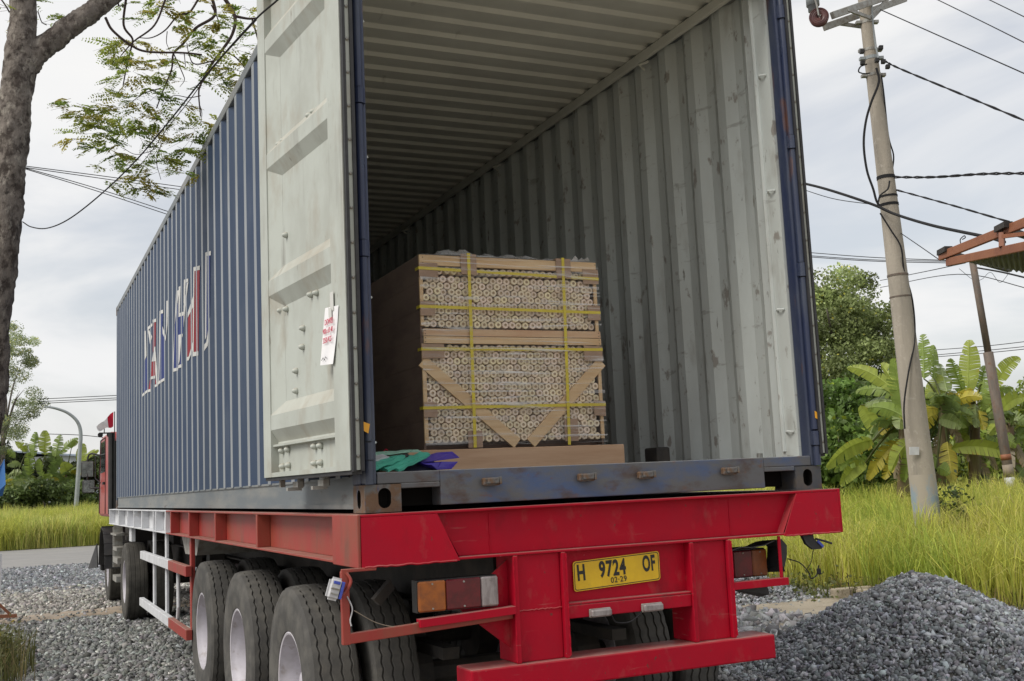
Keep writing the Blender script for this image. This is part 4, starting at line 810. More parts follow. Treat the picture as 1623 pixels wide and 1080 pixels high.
for y in TY:
    for x, fl_ in ((-1.085, False), (-.765, True), (.765, False), (1.085, True)):
        if not (x == -1.085 and y == TY[0]): place_wheel(tr, x, y, RT, fl_)
for y in TY:
    mb = MB(); mb.tube([(-1.0, y, RT), (1.0, y, RT)], .065, 12); mb.tube([(-.62, y, RT), (-.60, y, RT), (-.45, y, RT), (-.44, y, RT)], [.1, .2, .2, .1], 16); mb.tube([(.44, y, RT), (.45, y, RT), (.60, y, RT), (.62, y, RT)], [.1, .2, .2, .1], 16)
    for x in (-.5, .5): mb.box((x-.045, y-.6, .69), (x+.045, y+.6, .75)); mb.box((x-.05, y-.08, .6), (x+.05, y+.08, .82)); mb.box((x-.05, y+.62, .72), (x+.05, y+.78, .965))
    mb.build('axle', M['dark'], tr)
mb = MB(); mb.add([(-1.15, .62, 1.20), (-.62, .62, 1.20), (-.62, .60, .42), (-1.15, .60, .42)], [(0, 1, 2, 3)]); mb.box((-.55, .5, .55), (.55, .56, .95))
mb = MB(); mb.prism([(-1.10, .30, 1.09), (-1.02, .30, 1.17), (-1.0, .30, 1.13), (-1.07, .30, 1.06)], (0, .05, 0)); mb.build('guard_stay', M['dark'], tr)

# ------------------------------------------------------------------ tractor unit
tk = thing('tractor_unit', 'red truck cab ahead of the container, seen along its left side', 'truck', (0, 13.5, 0))
mb = MB(); RX = 1.22
prof = [(13.30, 1.35), (13.30, 2.45), (13.55, 2.66), (15.05, 2.66), (15.38, 2.20), (15.48, 1.35)]
mb.prism([(-RX, y, z) for y, z in prof], (2*RX, 0, 0)); cab = mb.build('cab', M['cabred'], tk, bevel=.05)
for sx in (-1, 1):
    x = sx*(RX+.004); a = MB(); a.add([(x, 14.15, 2.06), (x, 15.16, 2.06), (x, 14.98, 2.56), (x, 14.2, 2.56)], [(0, 1, 2, 3)]); a.build('side_window', M['glass'], cab)
    a = MB(); a.tube([(x, 14.08, 1.40), (x, 14.08, 2.6), (x, 15.05, 2.6), (x, 15.30, 2.1), (x, 15.35, 1.40)], .010, 6); a.build('door_seam', M['black'], cab)
    a = MB(); a.box((min(x, x+sx*.03), 14.12, 1.86), (max(x, x+sx*.03), 14.32, 1.90)); a.build('door_handle', M['black'], cab)
    # mudguard and step
    a = MB()
    for k in range(10):
        t0, t1 = PI*(.02+k*.096), PI*(.02+(k+1)*.096); r = .66; xa, xb_ = sorted((sx*.86, sx*1.25))
        a.add([(xa, 14.46+r*math.cos(t0), .52+r*math.sin(t0)), (xb_, 14.46+r*math.cos(t0), .52+r*math.sin(t0)), (xb_, 14.46+r*math.cos(t1), .52+r*math.sin(t1)), (xa, 14.46+r*math.cos(t1), .52+r*math.sin(t1))], [(0, 1, 2, 3)])
    a.add([(sx*1.25, 15.12, .52), (sx*1.25, 15.35, .9), (sx*1.38, 15.35, .50)], [(0, 1, 2)])
    o = a.build('mudguard', M['black'], tk); o.modifiers.new('thick', 'SOLIDIFY').thickness = .02
    # mirrors
    ar = MB(); q0 = Vector((sx*1.24, 15.05, 2.5)); ar.tube(catmull([(sx*1.22, 15.1, 2.36), (sx*1.40, 15.2, 2.38), (sx*1.42, 15.2, 2.1), (sx*1.40, 15.2, 1.85), (sx*1.24, 15.1, 1.82)], 4), .016, 6); ar.tube([(sx*1.3, 15.15, 2.34), (sx*1.3, 15.15, 1.98), (sx*1.22, 15.1, 1.9)], .012, 6)
    arm = ar.build('mirror_arm', M['black'], cab)
    for (z0, z1, xc) in ((2.00, 2.28, 1.42), (1.74, 1.97, 1.40)):
        h_ = MB(); h_.cbox((sx*xc-.10, 15.20, z0), (sx*xc+.10, 15.27, z1), .025); hs = h_.build('mirror_housing', M['black'], arm)
        g = MB(); g.add([(sx*xc-.085, 15.196, z0+.015), (sx*xc+.085, 15.190, z0+.015), (sx*xc+.085, 15.158, z1-.015), (sx*xc-.085, 15.164, z1-.015)], [(0, 1, 2, 3)])
        g.build('mirror_glass', M['mirror'], arm)
mb = MB(); mb.box((-1.16, 13.20, 1.36), (1.16, 13.295, 2.5)); mb.build('cab_back', M['black'], cab)
mb = MB(); mb.add([(-1.05, 15.405, 2.12), (1.05, 15.405, 2.12), (1.0, 15.19, 2.6), (-1.0, 15.19, 2.6)], [(0, 1, 2, 3)]); mb.build('windscreen', M['glass'], cab)
mb = MB(); mb.box((-1.2, 15.3, .45), (1.2, 15.6, .95)); mb.build('front_bumper', M['black'], tk, bevel=.03)
mb = MB()
for x in (-.42, .42): mb.box((x-.04, 9.9, .72), (x+.04, 15.4, .98))
mb.box((-.6, 10.9, .985), (.6, 11.6, 1.10)); mb.tube([(-1.0, 11.27, .52), (1.0, 11.27, .52)], .08, 10); mb.tube([(-.95, 14.46, .52), (.95, 14.46, .52)], .06, 10)
mb.tube([(-.25, 11.27, .52), (-.2, 11.27, .52), (.2, 11.27, .52), (.25, 11.27, .52)], [.08, .24, .24, .08], 14)
mb.box((-1.0, 12.4, 1.0), (1.0, 13.2, 1.34)); mb.build('chassis', M['dark'], tk)
mb = MB(); mb.box((-1.18, 12.98, .72), (-1.06, 13.03, 1.25)); mb.box((-1.2, 12.3, .88), (-1.05, 12.9, .93)); mb.box((-1.22, 12.15, 1.10), (-1.06, 13.1, 1.125)); mb.box((-1.19, 12.30, .70), (-1.10, 13.05, .78)); mb.box((-1.2, 12.35, .44), (-1.1, 12.95, .52)); mb.box((-1.16, 13.42, .6), (-1.06, 13.47, 1.2))
mb.build('step_bracket', M['steel'], tk)
mb = MB(); mb.box((-1.215, 10.0, 1.08), (-1.17, 10.3, 1.261)); mb.build('mudflap_mount', M['white'], tr)
mb = MB(); mb.tube([(-1.19, 13.33, 2.62), (-1.19, 13.33, 1.4)], .05, 10); mb.build('air_intake', M['black'], cab)
mb = MB(); mb.tube([(-1.36, 13.4, 2.63), (-1.14, 13.4, 2.63)], .012, 6); mb.tube([(-1.29, 13.4, 2.63), (-1.29, 13.4, 2.72)], .008, 6)
for x in (-1.35, -1.22): mb.lathe([(-.05, 0), (-.05, .04), (0, .035), (.05, .02), (.06, 0)], (x, 13.4, 2.60), 'y', 10)
mb.build('work_lamps', M['black'], cab)
wt = make_wheel(tk, (-1.06, 11.27, .515), .515, .28, .06, True)
def place_t(x, y, flip):
    c = copy_tree(wt, tk); c.location = Vector((x, y, .515))-OFF[tk.name]; c.rotation_euler = (random.uniform(0, 6), 0, PI if flip else 0)
for x, y, f in ((-.74, 11.27, True), (.74, 11.27, False), (1.06, 11.27, True), (-1.03, 14.46, True), (1.03, 14.46, False)): place_t(x, y, f)
# small flag behind the cab roof
t = thing('flag', 'small red and white flag fluttering on top of the red cab', 'flag', (-1.17, 13.28, 2.70))
MB().tube([(-1.15, 13.28, 2.55), (-1.15, 13.28, 2.95)], .008, 6).build('staff', M['black'], t)
for nm, m_, a0, a1 in (('red_half', 'flagred', 0, .36), ('white_half', 'flagwhite', .36, 1)):
    mb = MB(); vs = []; NX, NY = 8, 6
    tA, tB, bA, bB = at_y(180, 653, 13.28), at_y(153, 677, 13.28), at_y(180, 676, 13.28), at_y(157, 683, 13.28)
    for j in range(NY+1):
        for i in range(NX+1):
            u_ = a0+(a1-a0)*i/NX; v_ = j/NY; p = tA.lerp(tB, u_).lerp(bA.lerp(bB, u_), v_)
            vs.append(p+Vector((0, .05*math.sin(u_*7+v_*2), .012*math.sin(u_*9+v_*3))))
    mb.add(vs, [(j*(NX+1)+i, j*(NX+1)+i+1, (j+1)*(NX+1)+i+1, (j+1)*(NX+1)+i) for j in range(NY) for i in range(NX)]); mb.build(nm, M[m_], t, smooth=True)

# ------------------------------------------------------------------ bundle of dowels
CX0, CY0, CZ0, CWd, CH = -.655, .80, 1.772, 1.055, 1.02
def bundle(y0, label, front):
    t = thing('dowel_bundle', label, 'dowel bundle', (CX0+CWd/2, y0, CZ0), 'dowel bundles in the container')
    dl = .90
    def P(u, z, o=0): return Vector((CX0+u, y0-o, CZ0+z))
    def fb(name, u0, u1, z0, z1, th, mat, o=0, bev=.002): return MB().box((CX0+u0, y0-o-th, CZ0+z0), (CX0+u1, y0-o, CZ0+z1)).build(name, mat, t, bevel=bev)
    mb = MB()
    for k in range(7): mb.box((CX0, y0+.002, CZ0+k*.1457), (CX0+.012, y0+dl, CZ0+k*.1457+.1445))
    mb.build('side_panel', M['ply'], t)
    mb = MB()
    for k in range(7): mb.box((CX0+CWd-.012, y0+.002, CZ0+k*.1457), (CX0+CWd, y0+dl, CZ0+k*.1457+.1445))
    mb.build('side_panel', M['ply'], t)
    MB().box((CX0+.013, y0+.03, CZ0+.962), (CX0+CWd-.013, y0+dl, CZ0+1.0)).build('top_panel', M['ply'], t)
    MB().box((CX0+.013, y0+.06, CZ0-.0), (CX0+CWd-.013, y0+dl, CZ0+.02)).build('bottom_panel', M['ply'], t)
    for x in (.05, .5, .95): MB().box((CX0+x-.04, y0+.05, 1.651), (CX0+x+.04, y0+dl, CZ0-.001)).build('runner', M['board'], t)
    if not front: return t
    # dowels: 25 to a row, hexagonal packing
    n = 12; vs = []; fs = []; ms = []
    def ring(r, y): return [(r*math.cos(2*PI*k/n), y, r*math.sin(2*PI*k/n)) for k in range(n)]
    rings = [ring(.0195, .12), ring(.0195, .0025), ring(.0172, 0), ring(.0080, 0), ring(.0062, .0022)]
    for r_ in rings: vs += r_
    for i in range(4):
        for k in range(n): fs.append((i*n+k, i*n+(k+1) % n, (i+1)*n+(k+1) % n, (i+1)*n+k)); ms.append(1 if i == 3 else 0)
    fs.append(tuple(range(4*n, 5*n))[::-1]); ms.append(1)
    meshes = []
    for k in range(9):
        me = bpy.data.meshes.new('dowel'); me.from_pydata(vs, [], fs); me.polygons.foreach_set('material_index', ms)
        g = RNG.uniform(.78, 1.12); c = np.array([.76, .65, .49])*g*np.array([1, RNG.uniform(.96, 1.03), RNG.uniform(.9, 1.08)])
        at = me.color_attributes.new('col', 'FLOAT_COLOR', 'POINT'); at.data.foreach_set('color', np.tile(np.append(c, 1), len(vs)).astype(np.float32))
        bm = bmesh.new(); bm.from_mesh(me); bmesh.ops.recalc_face_normals(bm, faces=bm.faces[:]); bm.to_mesh(me); bm.free()
        me.materials.append(M['dowel']); me.materials.append(M['dowelhole']); meshes.append(me)
    spots = []
    for z0, rows in ((.655, 9), (.047, 15)):
        for r in range(rows):
            if z0 > .5 and r == 8: zz = z0+8*.0342+.012
            else: zz = z0+r*.0342
            odd = r % 2
            for k in range(25 if not odd else 24):
                spots.append((.0375+k*.0408+odd*.0204+RNG.uniform(-.0022, .0022), zz+RNG.uniform(-.002, .002), RNG.uniform(-.006, .006)))
    order = sorted(range(len(spots)), key=lambda i: -spots[i][1])
    for i in order[:300]: u, z, o = spots[i]; link('dowel', meshes[int(RNG.integers(9))], t, P(u, z, o), (0, RNG.uniform(0, 6), 0))
    rest = order[300:]
    bv, bf, bm_, bc = [], [], [], []
    for i in rest:
        u, z, o = spots[i]; q = P(u, z, o); b = len(bv); g = RNG.uniform(.78, 1.12); c = np.array([.76, .65, .49])*g*np.array([1, RNG.uniform(.96, 1.03), RNG.uniform(.9, 1.08)])
        bv += [(v[0]+q.x-t.location.x, v[1]+q.y-t.location.y, v[2]+q.z-t.location.z) for v in vs]; bf += [[j+b for j in f] for f in fs]; bm_ += ms; bc += [np.append(c, 1)]*len(vs)
    me = bpy.data.meshes.new('lower_dowels'); me.from_pydata(bv, [], bf); me.polygons.foreach_set('material_index', bm_)
    at = me.color_attributes.new('col', 'FLOAT_COLOR', 'POINT'); at.data.foreach_set('color', np.array(bc).astype(np.float32).ravel())
    me.materials.append(M['dowel']); me.materials.append(M['dowelhole']); o = link('lower_dowels', me, t); o['kind'] = 'stuff'
    MB().box((CX0+.013, y0+.05, CZ0+.021), (CX0+CWd-.013, y0+.10, CZ0+.96)).build('backing', M['ply'], t)
    # planks and braces
    fb('plank', 0, CWd, .962, 1.018, .018, M['wood']); fb('plank', .01, CWd+.005, .588, .626, .018, M['woodred']); fb('plank', .012, CWd+.007, .548, .5855, .018, M['wood'])
    fb('edge_strip', .0, .022, .03, .547, .012, M['wood']); fb('edge_strip', .0, .020, .64, .90, .012, M['wood']); fb('edge_strip', CWd-.02, CWd, .03, .547, .012, M['wood']); fb('edge_strip', CWd-.02, CWd, .627, .90, .012, M['wood'])
    nl = MB()
    for u in (.012, CWd-.014):
        for z in (.975, 1.004, .598, .616, .556, .577): nl.lathe([(-.019, 0), (-.019, .003), (-.018, .0031)], P(u+.008, z), 'y', 6)
    nl.build('nails', M['dark'], t)
    def brace(u0, z0, u1, z1, w, mat):
        d = Vector((u1-u0, 0, z1-z0)).normalized(); sd_ = Vector((-d.z, 0, d.x))*(w/2)
        a, b = P(u0, z0, .001), P(u1, z1, .001); MB().prism([a-sd_, b-sd_, b+sd_, a+sd_], (0, -.016, 0)).build('brace', mat, t, bevel=.002)
    brace(.0, .455, .52, .015, .062, M['wood']); brace(CWd+.005, .455, .60, .015, .062, M['wood'])
    # cardboard corner pads
    def pad(u0, u1, z0, z1, o=.019, sk=0):
        MB().prism([P(u0, z0, o), P(u1, z0-sk, o), P(u1, z1-sk, o), P(u0, z1, o)], (0, -.004, 0)).build('corner_pad', M['card'], t)
    for z, l in ((.948, .10), (.743, .078), (.518, .12), (.213, .07)):
        pad(-.004, l, z-.050, z+.026); pad(CWd-l*.9, CWd+.008, z-.055, z+.028, .019, .006 if z < .6 else 0)
    for u, wd in ((.277, .045), (.845, .045)):
        pad(u-wd, u+wd, .92, 1.026, .022, 0); pad(u-wd*.9, u+wd*.9, .0 if u < .5 else .02, .088 if u < .5 else .14, .018)
        MB().box((CX0+u-wd, y0-.022, CZ0+1.0262), (CX0+u+wd, y0+.12, CZ0+1.031)).build('corner_pad', M['card'], t)
    # straps
    def strap(a, b, w=.016):
        a, b = Vector(a), Vector(b); d = (b-a).normalized(); sd_ = Vector((-d.z, 0, d.x))*(w/2); N = 10; vs_ = []
        for k in range(N+1):
            q = a.lerp(b, k/N)+Vector((0, -.0015*math.sin(PI*k/N), 0)); vs_ += [q-sd_, q+sd_]
        s_ = MB(); s_.add(vs_, [(2*k, 2*k+2, 2*k+3, 2*k+1) for k in range(N)]); return s_
    for z, dz in ((.945, -.022), (.741, -.010), (.517, .006), (.211, .006)):
        s_ = strap(P(-.006, z, .0245), P(CWd+.01, z+dz, .0245)); s_.box((CX0-.0075, y0-.024, CZ0+z-.008), (CX0-.005, y0+.03, CZ0+z+.008)); o = s_.build('strap', M['strap'], t); o.modifiers.new('thick', 'SOLIDIFY').thickness = .0012
    for u, du in ((.277, -.006), (.842, -.018)):
        s_ = strap(P(u, 1.034, .0285), P(u+du, .0, .0285), .0175); s_.box((CX0+u-.009, y0-.028, CZ0+1.0335), (CX0+u+.009, y0+dl, CZ0+1.035)); o = s_.build('strap', M['strap'], t); o.modifiers.new('thick', 'SOLIDIFY').thickness = .0012
    # stretch film
    NX, NZ = 40, 40; vs_ = []
    for j in range(NZ+1):
        for i in range(NX+1):
            a, b = i/NX, j/NZ; vs_.append(P(-.004+a*(CWd+.01), .01+b*1.012, .0325+.004*math.sin(a*9+b*23)*math.sin(b*17)))
    mb = MB(); mb.add(vs_, [(j*(NX+1)+i, j*(NX+1)+i+1, (j+1)*(NX+1)+i+1, (j+1)*(NX+1)+i) for j in range(NZ) for i in range(NX)]); mb.build('stretch_film', M['film'], t, smooth=True)
    # bunched film along the top edge
    NX, NY = 44, 8; vs_ = []
    for j in range(NY+1):
        for i in range(NX+1):
            a, b = i/NX, j/NY; u = .0+a*(CWd-.12)
            hgt = (.048*math.exp(-((a-.23)/.16)**2)+.034*math.exp(-((a-.62)/.25)**2)+.008*math.sin(a*47)+.006*math.sin(a*83+b*9))*math.sin(PI*min(1, b*1.1+.05))
            vs_.append(P(u, 1.012+max(0, hgt), .034-b*.20))
    mb = MB(); mb.add(vs_, [(j*(NX+1)+i, j*(NX+1)+i+1, (j+1)*(NX+1)+i+1, (j+1)*(NX+1)+i) for j in range(NY) for i in range(NX)])
    r_ = random.Random(8)
    for k in range(16):
        q = P(.88+r_.uniform(0, .05), 1.01, -r_.uniform(0, .1)); d1 = Vector((r_.uniform(.02, .11), r_.uniform(-.02, .02), r_.uniform(.015, .05))); mb.add([q, q+d1, q+d1+Vector((.02, .01, -.016)), q+Vector((.03, .02, -.006))], [(0, 1, 2), (0, 2, 3)])
    mb.build('bunched_film', M['filmbunch'], t, smooth=True)
    return t
bundle(CY0, 'strapped bundle of round wooden dowels with yellow bands in the open container', True)
bundle(CY0+1.15, 'dark brown dowel bundle deeper in the container behind the strapped one', False)
bundle(CY0+2.3, 'last dowel bundle deep in the dark of the container', False)
o = MB().box((-.80, .70, 1.6505), (.468, .745, 1.764)).build('base_board', M['board'], bevel=.004, loc=(-.16, .72, 1.65)); tag(o, 'long pale timber board lying on the sill edge before the dowel bundle', 'board')
# folded green sheets and indigo sheet on the sill
t = thing('green_sheets', 'bunch of folded green plastic sacks on the container floor behind the left post', 'plastic sacks', (-1.0, .22, 1.652))
def slabp(a, b, w, th, mat, nm='sack', lift=.0):
    a, b = Vector(a), Vector(b); d = (b-a); L_ = d.length; d.normalize(); sd_ = d.cross(Vector((0, 0, 1))).normalized(); up = sd_.cross(d); N = 7; M_ = 5; vs_ = []
    r_ = random.Random(int(a.x*1000)+int(b.z*999))
    for j in range(N+1):
        for i in range(M_+1): vs_.append(a+d*(L_*j/N)+sd_*(w*(i/M_-.5))+up*(r_.uniform(-.004, .004)+.010*math.sin(PI*i/M_)))
    mb = MB(); mb.add(vs_, [(j*(M_+1)+i, j*(M_+1)+i+1, (j+1)*(M_+1)+i+1, (j+1)*(M_+1)+i) for j in range(N) for i in range(M_)])
    o = mb.build(nm, mat, t, smooth=False); o.modifiers.new('thick', 'SOLIDIFY').thickness = th; return o
slabp((-1.16, .16, 1.672), (-1.00, .20, 1.722), .12, .014, M['teal']); slabp((-1.10, .15, 1.665), (-.93, .20, 1.718), .11, .014, M['teal']); slabp((-1.05, .14, 1.662), (-.88, .20, 1.728), .10, .012, M['teal'])
slabp((-1.17, .23, 1.70), (-1.06, .26, 1.725), .14, .008, M['lampwhite'], 'white_sack'); slabp((-1.20, .36, 1.735), (-.87, .36, 1.745), .22, .006, M['tealpale'], 'flat_sack'); slabp((-1.12, .30, 1.69), (-.90, .36, 1.72), .2, .02, M['navysheet'], 'dark_sack'); slabp((-1.01, .34, 1.752), (-.985, .42, 1.753), .02, .002, M['flagred'], 'red_band')
slabp((-1.06, .17, 1.700), (-.965, .19, 1.725), .05, .01, M['black'], 'dark_tie')
t = thing('indigo_sheet', 'folded indigo plastic sheet lying before the timber board on the container sill', 'plastic sheet', (-.85, .2, 1.652))
mb = MB()
q = lambda px, py, y: at_y(px, py, y)
f1 = [q(655, 735, .24), q(668, 726, .26), q(692, 718.5, .28), q(717, 717, .26), q(728, 726, .20), q(690, 731, .16), q(668, 734, .16)]
f2 = [q(655, 736, .24), q(668, 734.5, .15), q(700, 732, .15), q(726, 732, .16), q(716, 743, .12), q(693, 744.5, .12), q(684, 737, .12)]
mb.add(f1, [tuple(range(len(f1)))]); o = mb.build('upper_fold', M['purple'], t); o.modifiers.new('thick', 'SOLIDIFY').thickness = .003
mb = MB(); mb.add(f2, [tuple(range(len(f2)))]); o = mb.build('lower_fold', M['purple'], t); o.modifiers.new('thick', 'SOLIDIFY').thickness = .003
mb = MB(); f3 = [q(628, 748, .16), q(648, 731, .22), q(672, 719, .30), q(690, 733, .24), q(694, 747, .14)]; mb.add(f3, [tuple(range(5))]); o = mb.build('dark_fold', M['navysheet'], t); o.modifiers.new('thick', 'SOLIDIFY').thickness = .003
o = MB().obox((.80, .9, 1.70), Vector((.045, 0, 0)), Vector((0, .07, 0)), Vector((0, 0, .045))).build('dark_block', M['dark'], bevel=.01, loc=(.8, .9, 1.652)); tag(o, 'small dark block on the container floor beside the right wall', 'block')

# ------------------------------------------------------------------ utility pole and wires
PD = 16.4
pb = at_d(1468, 808, PD); Fh = Vector((F_.x, F_.y, 0)).normalized(); dep = (pb-CAM).dot(Fh)
def at_dep(px, py, dp=None): d = ray(px, py); return CAM + d*((dp or dep)/d.dot(Fh))
ptop = at_dep(1366, -30); axis = (ptop-pb).normalized(); pbase = pb-axis*((pb.z+.1)/axis.z)
up_ = thing('utility_pole', 'tall leaning concrete utility pole with steel crossarm standing in the grass', 'utility pole', pbase)
def pole_r(p): return .182-.0125*(p.z-1)*1.02
mb = MB(); N = 30; pts = [pbase.lerp(ptop, k/N) for k in range(N+1)]
mb.tube(pts, [pole_r(p) for p in pts], 20); sh = mb.build('shaft', M['concrete'], up_, smooth=True); smooth_by_angle(sh, 50)
mb = MB(); pts = [pbase+axis*(.75+.1*k) for k in range(9)]; mb.tube(pts, [pole_r(p)+.0025 for p in pts], 20, cap=False)
me = mb.build('painted_band', M['polepaint'], sh, smooth=True)
def on_pole(px, py): # point on pole axis nearest to this image row
    p = at_dep(px, py); t = (p.z-pbase.z)/axis.z; return pbase+axis*t
q = on_pole(1447, 716)-Fh*pole_r(on_pole(1447, 716)); mb = MB(); qq = at_dep(1449, 715, dep-.19); mb.obox(qq, R_*.065, U_*.055, Fh*.006); mb.build('painted_patch', M['white'], sh)
for (px, py, w_, m_) in ((1373, 36, .05, 'steel'), (1379, 80, .04, 'steel'), (1381, 93, .05, 'lampgrey'), (1385, 120, .04, 'steel'), (1405, 282, .05, 'wire'), (1408, 312, .03, 'wire'), (1412, 325, .04, 'wire'), (1422, 437, .03, 'thinpole'), (1427, 471, .02, 'thinpole')):
    c = on_pole(px, py); mb = MB(); r = pole_r(c)+.006; mb.tube([c-axis*w_/2, c+axis*w_/2], r, 18, cap=True)
    d = Vector((R_.x, R_.y, 0)).normalized()
    if m_ in ('steel', 'lampgrey'):
        for sg_ in (-1, 1): mb.obox(c+d*sg_*(r+.03), d*.035, Vector((0, 0, .02)), Fh*.04)
    mb.build('clamp', M[m_], up_)
# crossarm: two channels either side of the pole, pointing to image left and right
c0 = on_pole(1369, 14); ad = (at_dep(1290, 30, dep-.7)-at_dep(1366, 4, dep)).normalized()
for k, o_ in ((0, -.2), (1, .2)):
    s_ = Fh*o_; MB().bar(c0+ad*1.0+s_+Vector((0, 0, .0)), c0-ad*1.3+s_, .06, .10).build('crossarm', M['steel'], up_, bevel=.008)
for e in (1, -1):
    a, b = c0+ad*.62*e-Fh*.235, on_pole(1373, 36)-Fh*(.16); MB().bar(a, b, .03, .05).build('arm_brace', M['steel'], up_)
    a, b = c0+ad*.62*e+Fh*.235, on_pole(1373, 36)+Fh*(.16); MB().bar(a, b, .03, .05).build('arm_brace', M['steel'], up_)
ic = at_dep(1298, 27, dep-.95); mb = MB()
ia = (CAM-ic); ia.z = 0; ia.normalize()
mb2 = MB(); mb2.lathe([(0, 0), (0, .03), (-.02, .03), (-.01, .13), (.0, .135), (.012, .13), (.02, .05), (.05, .05), (.055, .12), (.065, .125), (.075, .12), (.08, .04), (.14, .04)], (0, 0, 0), 'y', 28)
for rr_ in (.05, .075, .1, .12): mb2.lathe([(-.012, rr_), (-.022, rr_+.004), (-.012, rr_+.009)], (0, 0, 0), 'y', 28)
me = mb2.mesh('insulator', smooth=True); me.materials.append(mk('insulator_brown', (.09, .035, .035), .3, alt=(.12, .05, .045), altscale=8)); link('insulator', me, up_, ic, (0, 0, math.atan2(ia.y, ia.x)+PI/2))
mb = MB(); mb.tube([ic-ia*-.05+Vector((0, 0, 0)), ic+Vector((-.04, -.02, .16)), ic+Vector((-.09, 0, .4))], .012, 6); mb.tube([ic+ia*.04, ic+ia*.06+Vector((.02, 0, -.01)), ic+ia*.03+Vector((.04, 0, .03))], .010, 6); mb.build('insulator_hook', M['steel'], up_)
mb2 = MB(); mb2.tube([ic+Vector((0, .1, .12)), ic+Vector((0, .1, .2)), ic+Vector((0, .1, .2)), ic+Vector((0, .1, .45))], [.07, .07, .09, .09], 16); mb2.build('insulator_post', M['lampgrey'], up_, smooth=True)
def pw(pts, r, D=None, n=6): return MB().tube(catmull([at_dep(px, py, (D if D else dep)+dd) for px, py, dd in pts], 6), r, n)
pw([(1381, 0, -.17), (1386, 60, -.17), (1392, 92, -.19)], .012).build('earth_wire', M['lampgrey'], up_)
pw([(1374, 102, -.12), (1364, 106, -.2), (1361, 114, -.2), (1370, 117, -.15), (1379, 116, -.15)], .010).build('cable_loop', M['wire'], up_)
pw([(1389, 108, -.17), (1393, 130, -.18), (1380, 165, -.2), (1372, 195, -.2), (1369, 230, -.2), (1374, 270, -.2), (1384, 300, -.2), (1389, 318, -.2), (1396, 330, -.18)], .017).build('hanging_cable', M['wire'], up_)
pw([(1397, 120, -.1), (1401, 150, -.1), (1408, 215, .0), (1416, 245, .0), (1415, 265, .0), (1412, 278, -.05)], .011).build('hanging_cable', M['wire'], up_)
pw([(1395, 338, -.19), (1412, 365, -.19), (1428, 392, -.19), (1433, 430, -.12), (1446, 475, -.05), (1450, 535, -.12), (1440, 590, -.18), (1433, 640, -.18), (1434, 680, -.18)], .012).build('hanging_cable', M['wire'], up_)
pw([(1410, 287, -.18), (1407, 300, -.2), (1395, 310, -.2), (1392, 322, -.2)], .012).build('cable_loop', M['wire'], up_)
for (px, py) in ((1366, 82), (1367, 100), (1396, 76), (1400, 98), (1407, 106), (1390, 96)): MB().obox(at_dep(px, py, dep-.17), R_*.03, U_*.03, Fh*.03).build('cable_clip', M['black'], up_, bevel=.008)
def wire(pts, r, label, sag=None, mat='wire', n=5, twist=False):
    """pts: (px, py, horizontal distance)"""
    P_ = catmull([at_d(*p) for p in pts], 8); c = P_[0]
    mb = MB()
    if twist:
        for ph in (0, PI): mb.tube([p+Vector((r*.9*math.cos(i*1.5+ph)*.5, 0, r*.9*math.sin(i*1.5+ph))) for i, p in enumerate(P_)], r*.75, n)
    else: mb.tube(P_, r, n)
    o = mb.build('overhead_wire', M[mat], loc=c, smooth=True); tag(o, label, 'wire', 'overhead wires'); return o
wire([(1392, 14, 16.4), (1500, 62, 15.0), (1640, 124, 13.6)], .008, 'thin wire running from the crossarm of the concrete pole to the right')
wire([(1470, -8, 16), (1560, 36, 15), (1640, 76, 14)], .007, 'upper wire crossing the top right corner of the sky')
wire([(1560, -4, 16), (1640, 35, 15)], .007, 'short wire across the extreme top right corner')
wire([(1398, 94, 16.4), (1424, 108, 16.2), (1520, 148, 15), (1640, 198, 13.8)], .012, 'heavier wire tied to the upper clamp of the concrete pole', twist=True)
wire([(1412, 281, 16.4), (1480, 281, 15.7), (1560, 276, 15), (1640, 275, 14.4)], .014, 'twisted cable leaving the concrete pole almost level to the right', twist=True)
wire([(1416, 300, 16.4), (1500, 323, 15.2), (1600, 352, 13.2)], .010, 'twisted cable sloping from the concrete pole to the rusty roof', twist=True)
wire([(1262, 288, 18), (1310, 300, 17), (1380, 323, 16.2), (1420, 340, 15.9), (1480, 358, 14.8), (1565, 376, 13.2), (1592, 384, 12.7)], .021, 'thick black cable sagging past the concrete pole to the rusty roof')
wire([(1262, 297, 18.2), (1320, 315, 17.2), (1380, 324, 16.5)], .006, 'thin wire just under the thick black cable left of the pole')
wire([(1425, 368, 16.4), (1460, 392, 15.2), (1490, 413, 13.6)], .006, 'thin wire from the pole down to the corner of the rusty roof')
for k, (a, b, c_) in enumerate(((400, 408, 413), (405, 412, 414.5), (407, 414, 417))):
    wire([(1275, a, 60), (1380, b, 56), (1500, c_, 52)], .02, ('highest', 'middle', 'lowest')[k]+' of three far wires above the big tree')
wire([(1395, 445, 50), (1470, 430, 40), (1530, 417, 30)], .014, 'far wire rising behind the pole towards the roof corner')
wire([(1395, 456, 50), (1518, 435, 40), (1640, 460, 34)], .014, 'far wire bent in a shallow peak behind the thin pipe')
wire([(1545, 424, 30), (1590, 432, 28), (1640, 444, 26)], .022, 'dark cable bunch under the rusty roof edge')
wire([(1520, 426, 30), (1543, 444, 30), (1556, 443, 30), (1570, 432, 30), (1585, 448, 29), (1600, 432, 29)], .006, 'tangled loose wire below the rusty roof')
for k, (a, b, c_) in enumerate(((555, 549, 540), (563, 556, 548), (566, 560, 552))):
    wire([(1482, a, 70), (1560, b, 66), (1640, c_, 62)], .02, ('topmost', 'second', 'lowest')[k]+' of three far wires above the banana plants')
for k, (a, b, c_) in enumerate(((263, 279, 298), (265, 283, 303))):
    wire([(20, a-2, 30), (160, b, 32), (300, c_, 34)], .012, ('upper', 'lower')[k]+' of the two gently sloping wires left of the container')
